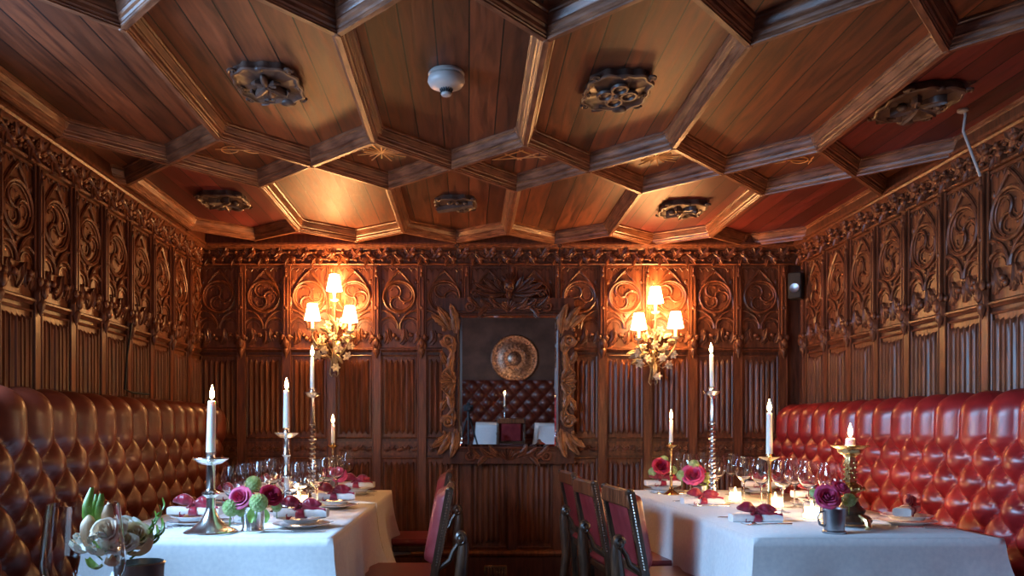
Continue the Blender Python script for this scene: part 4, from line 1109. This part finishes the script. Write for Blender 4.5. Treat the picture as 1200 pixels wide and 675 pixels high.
def make_knife():
    t = thing('knife', (0, 0, 0), 'k', 'knife')
    MB().tube([(0, -.11, .005), (0, -.07, .006), (0, -.01, .005)], [.008, .007, .005], 8, flat=.6).build('handle', M['silver'], t)
    def fn(u, v): w_ = .009*(1 if u < .8 else sqrt(max(0, 1-((u-.8)/.2)**2))); return (-.004+w_*2*v-.0+.0, -.01+.13*u, .004+.0012*(v-.5))
    b = MB(); b.grid(fn, 10, 2); o = b.build('blade', M['silver'], t); md = o.modifiers.new('t', 'SOLIDIFY'); md.thickness = .0012; return t
PL, NK, FK, KN = [make_plate(), False], [make_napkin(), False], [make_fork(), False], [make_knife(), False]
# settings: x, y, facing (diner sits towards dirx), phrase, plate?
sets = [(-.665, 3.16, 1, 'at the nearest aisle-side place of the left table', 1, 0),
        (-.665, 3.92, 1, 'at the middle aisle-side place of the left tables', 1, .1),
        (-.665, 4.72, 1, 'at the farthest aisle-side place of the left tables', 1, -.05),
        (-1.115, 3.24, -1, 'at the nearest banquette-side place of the left table', 1, 0),
        (-1.15, 3.92, -1, 'at the middle banquette-side place of the left tables', 1, 0),
        (-1.15, 4.70, -1, 'at the farthest banquette-side place of the left tables', 1, 0),
        (1.215, 3.36, -1, 'at the nearest aisle-side place of the right table', 0, 0),
        (1.215, 4.13, -1, 'at the middle aisle-side place of the right table', 0, .05),
        (1.19, 4.87, -1, 'at the farthest aisle-side place of the right table', 1, 0),
        (1.80, 3.26, 1, 'at the nearest banquette-side place of the right table', 1, .9),
        (1.76, 4.05, 1, 'at the middle banquette-side place of the right table', 1, 0),
        (1.76, 4.78, 1, 'at the farthest banquette-side place of the right table', 1, 0)]
for i, (x, y, d, ph, pl, rot) in enumerate(sets):
    z = TZ+.001
    if pl:
        instance(PL, (x, y, z), 0, 'stacked white china plates '+ph, 'white china plates')
        zn = z+.0425
    else: zn = z
    o = instance(NK, (x, y, zn), rot, 'white napkin with burgundy bow '+ph, 'white napkins tied with burgundy bows')
    fy = .135
    # knife and fork lie either side of the plate, handles to the diner's edge
    instance(FK, (x, y+d*fy, z), -d*pi/2, 'silver fork '+ph, 'silver forks'); instance(KN, (x, y-d*fy, z), -d*pi/2, 'silver knife '+ph, 'silver knives')

# ------------------------------------------------------------------ foreground table, glass and white bouquet
def simple_table(x0, x1, y0, y1, z, label, clabel, catl='table'):
    t = thing('side_table', ((x0+x1)/2, (y0+y1)/2, 0), label, catl); hx, hy = (x1-x0)/2, (y1-y0)/2
    MB().box(-hx, hx, -hy, hy, z-.03, z, .006).build('tabletop', M['oak_dark'], t)
    for sx in (-1, 1):
        for sy in (-1, 1): MB().lathe([(.014, 0), (.018, .3), (.022, z-.03)], 10, (sx*(hx-.05), sy*(hy-.05), 0)).build('leg', M['oak_dark'], t)
FZ = .745
simple_table(-.98, -.36, 1.0, 1.58, FZ, 'small wooden table in the near left foreground', '')
g2 = make_glass('wine_glass', .290, .060, .050, .0022); g2.location = (-.582, 1.2, FZ); tag(g2, 'very large wine glass in the near left foreground', 'wine glass')
t = thing('flower_cup', (-.565, 1.37, FZ), 'polished silver cup holding the white bouquet in the left foreground', 'vase')
MB().lathe([(.034, 0), (.037, .004), (.035, .012), (.035, .10), (.038, .165), (.040, .172), (.037, .174), (.033, .10)], 32).build('body', M['pewter'], t)
MB().lathe([(.034, .155), (.001, .16)], 16, cap=False).build('moss', M['green'], t)
def make_white():
    t = thing('white_bloom', (0, 0, 0), 'w', 'flower'); b = MB()
    for ring, (n, tilt, ln) in enumerate(((3, .15, .040), (5, .55, .044))):
        for i in range(n): petal(b, Matrix.Rotation(2*pi*i/n+ring*.5, 4, 'Z') @ Matrix.Translation((0, -.003, -.012)) @ Matrix.Rotation(tilt, 4, 'X'), ln, .026, .3)
    b.build('petals', M['white_petal'], t, angle=180)
    b = MB()
    for i in range(5): a = i*1.25; b.tube([(0, 0, -.01), (.004*cos(a), .004*sin(a), .014), (.010*cos(a), .010*sin(a), .028)], .0009, 4); b.ball((.010*cos(a), .010*sin(a), .029), .002, 6, 4)
    b.build('stamens', M['peach'], t); MB().tube([(0, 0, -.008), (0, 0, -.05)], .002, 6).build('stem', M['green'], t); return t
wh = [make_white(), False]
wr_ = [make_rose('white_petal'), False]; wp_ = [make_rose('peach_petal'), False]
for q_ in (wr_, wp_): q_[0].name = 'white_bloom'; q_[0]['category'] = 'flower'
rr = random.Random(11)
spots = [(112, 628, 1.36, 'left foreground bouquet, above the glass foot'), (127, 622, 1.33, 'left foreground bouquet, centre of the glass'), (121, 640, 1.32, 'left foreground bouquet, low in the glass'), (145, 620, 1.38, 'left foreground bouquet, right rim of the glass'), (158, 627, 1.37, 'left foreground bouquet, farthest right'), (101, 640, 1.37, 'left foreground bouquet, farthest left'), (140, 636, 1.33, 'left foreground bouquet, above the silver cup')]
for i, (px, py, Z, ph) in enumerate(spots):
    x, y, z = at(px, py, Z); bloom((wr_, wh, wp_)[(i*2) % 3], x, y, z, radians(rr.uniform(20, 70)), radians((px-130)*1.2), .85, 'white open bloom of the '+ph, 'white blooms of the foreground bouquet')
def lily_petals(px, py, Z, ang, tilt, ln, label, m='peach'): leaf_thing(*at(px, py, Z), ang, tilt, ln, .03, label, m)
for px, py, Z, a, tl, ln, lb in ((104, 640, 1.34, .4, -.5, .06, 'peach petal curling up at the far left of the foreground bouquet'), (133, 622, 1.36, .2, .3, .05, 'peach petal in the middle of the foreground bouquet'), (150, 650, 1.36, 1.2, 1.2, .06, 'peach petal spilling to the right over the silver cup'), (140, 652, 1.33, .2, 1.6, .06, 'peach petal hanging at the front of the silver cup')):
    lily_petals(px, py, Z, a, tl, ln, lb)
for px, py, Z, a, tl, ln, wd, lb in ((108, 628, 1.40, 0, .15, .085, .020, 'tall green leaf rising at the left of the foreground bouquet'), (113, 612, 1.42, .5, .1, .05, .014, 'second green leaf beside the tall one in the foreground bouquet'), (121, 622, 1.38, .3, .45, .07, .018, 'green leaf slanting right inside the big glass outline'), (163, 630, 1.38, 0, 0, .0, 0, ''), (102, 655, 1.34, 1, 1.8, .05, .02, 'small green leaf low at the left of the foreground bouquet'), (143, 645, 1.33, -.8, 1.3, .05, .022, 'green leaf lying over the rim of the silver cup')):
    if ln: leaf_thing(*at(px, py, Z), a, tl, ln, wd, lb)
for i, (p0, p1, p2, lb) in enumerate((((150, 650), (168, 632), (186, 600), 'long green twig reaching up to the right from the foreground bouquet'), ((152, 655), (172, 642), (184, 625), 'short grey-green twig below the long one in the foreground bouquet'))):
    a, m_, c = Vector(at(*p0, 1.37)), Vector(at(*p1, 1.38)), Vector(at(*p2, 1.39))
    t = thing('foliage_twig', tuple(a), lb, 'twig'); MB().tube([(0, 0, 0), m_-a, c-a], [.002, .0018, .001], 6).build('stem', M['green'], t)
    d = (c-m_)
    for q, (f, s) in enumerate(((-.35, 1), (.1, -1), (.35, 1), (.6, -1), (.85, 1))):
        T = Matrix.Translation(m_-a+d*f) @ Matrix.Rotation(.2*s, 4, 'Z') @ Matrix.Rotation(s*-.5, 4, 'Y') @ Matrix.Rotation(.0, 4, 'X')
        # leaves point along the twig
        b = MB(); petal(b, Matrix.Translation(m_-a+d*f) @ d.to_track_quat('Z', 'Y').to_matrix().to_4x4() @ Matrix.Rotation(s*.45, 4, 'Y'), .036, .012, .2); b.build('leaf', M['young_leaf'], t, angle=180)

# ------------------------------------------------------------------ what the mirror shows: the end of the room behind the camera
def banq_rear():
    t = thing('banquette', (.4, YR+.15, 0), 'tall brown buttoned leather banquette seen in the mirror', 'banquette'); P = .24; q = .26; x0, x1 = -1.4, 1.5; z0, z1 = .45, 1.42
    def fn(u, v):
        s = u*(x1-x0); z = z0+(z1-z0)*v; a = s/P; d = z/q
        h = (abs(sin(pi*(a+d)))*abs(sin(pi*(a-d))))**.42
        return (x0+s, -.05*0+.06*h+.03-.05*max(0, v-.95)*20*.6, z)
    b = MB().grid(fn, 150, 70); b.f = [f[::-1] for f in b.f]; b.build('tufted_back', M['leather_brown'], t, angle=180)
    MB().box(x0, x1, -.14, .02, .05, 1.41, .02).build('back_frame', M['oak_dark'], t)
    MB().box(x0, x1, .0, .42, .28, .46, .03).build('seat_cushion', M['leather_brown'], t)
    MB().box(x0+.02, x1-.02, .0, .38, 0, .28, .004).build('plinth', M['oak_dark'], t)
banq_rear()
t = thing('wall_platter', (.77, YR+.03, 1.78), 'big round embossed metal platter on the rear wall, reflected in the mirror', 'platter')
Tm = Matrix.Rotation(-pi/2, 4, 'X')
MB().lathe([(.39, -.02), (.395, .01), (.38, .02), (.27, .005), (.25, .015), (.12, .012), (.10, .03), (.001, .035)], 48, T=Tm).build('dish', M['plate_bronze'], t)
b = MB()
for k in range(36):
    a = 2*pi*k/36; b.ball((.325*cos(a), .02, .325*sin(a)), (.018, .014, .018), 8, 5)
for k in range(18):
    a = 2*pi*k/18; b.ball((.19*cos(a), .02, .19*sin(a)), (.022, .014, .022), 8, 5)
b.build('embossing', M['plate_bronze'], t)
for x0, x1, y0, y1, lb in ((.12, .62, -1.55, -.75, 'white cloth on the rear table left of the black chair, seen in the mirror'), (1.05, 1.65, -1.35, -.5, 'white cloth on the rear table at the right edge of the mirror view')):
    table(x0, x1, y0, y1, lb.replace('white cloth on the rear', 'rear').replace('rear table', 'rear dining table under white cloth,'))
    cloth(x0, x1, y0, y1, M['linen'], lb, drop=.5, seed=9)
for (x, y, lb) in ((.50, -.98, 'small flower cup on the rear table seen in the mirror'),):
    pass
stick('slim', .56, -1.1, 1.02, 'thin candlestick on the rear table seen in the mirror', .03, m='silver')
candle(.56, -1.1, 1.034, 1.20, .011, 'small candle on the rear table, seen only in the mirror')
o = copy_tree(chairs[0][0]); o.location = (.62, -.42, 0); o.rotation_euler.z = -pi/2; o['label'] = 'dark chair behind the camera, seen from the back in the mirror'; 
t = thing('camera_on_tripod', (.0, -.28, 0), 'photographic camera on a black tripod, reflected in the mirror', 'camera')
MB().box(-.07, .07, -.03, .03, .985, 1.08, .01).box(-.025, .025, -.028, .028, 1.075, 1.11, .008).build('camera_body', M['dark'], t)
MB().lathe([(.034, .0), (.036, .05), (.030, .055)], 20, T=Matrix.Translation((0, .028, 1.03)) @ Matrix.Rotation(-pi/2, 4, 'X')).build('camera_lens', M['dark'], t)
MB().lathe([(.025, 0), (.03, .03), (.018, .05), (.018, .13)], 16, (0, 0, .855)).build('tripod_head', M['dark'], t)
for i in range(3):
    a = pi/2+i*2*pi/3; MB().tube([(.03*cos(a), .03*sin(a), .88), (.30*cos(a), .30*sin(a), .008)], [.014, .010], 8).build('tripod_leg', M['dark'], t)
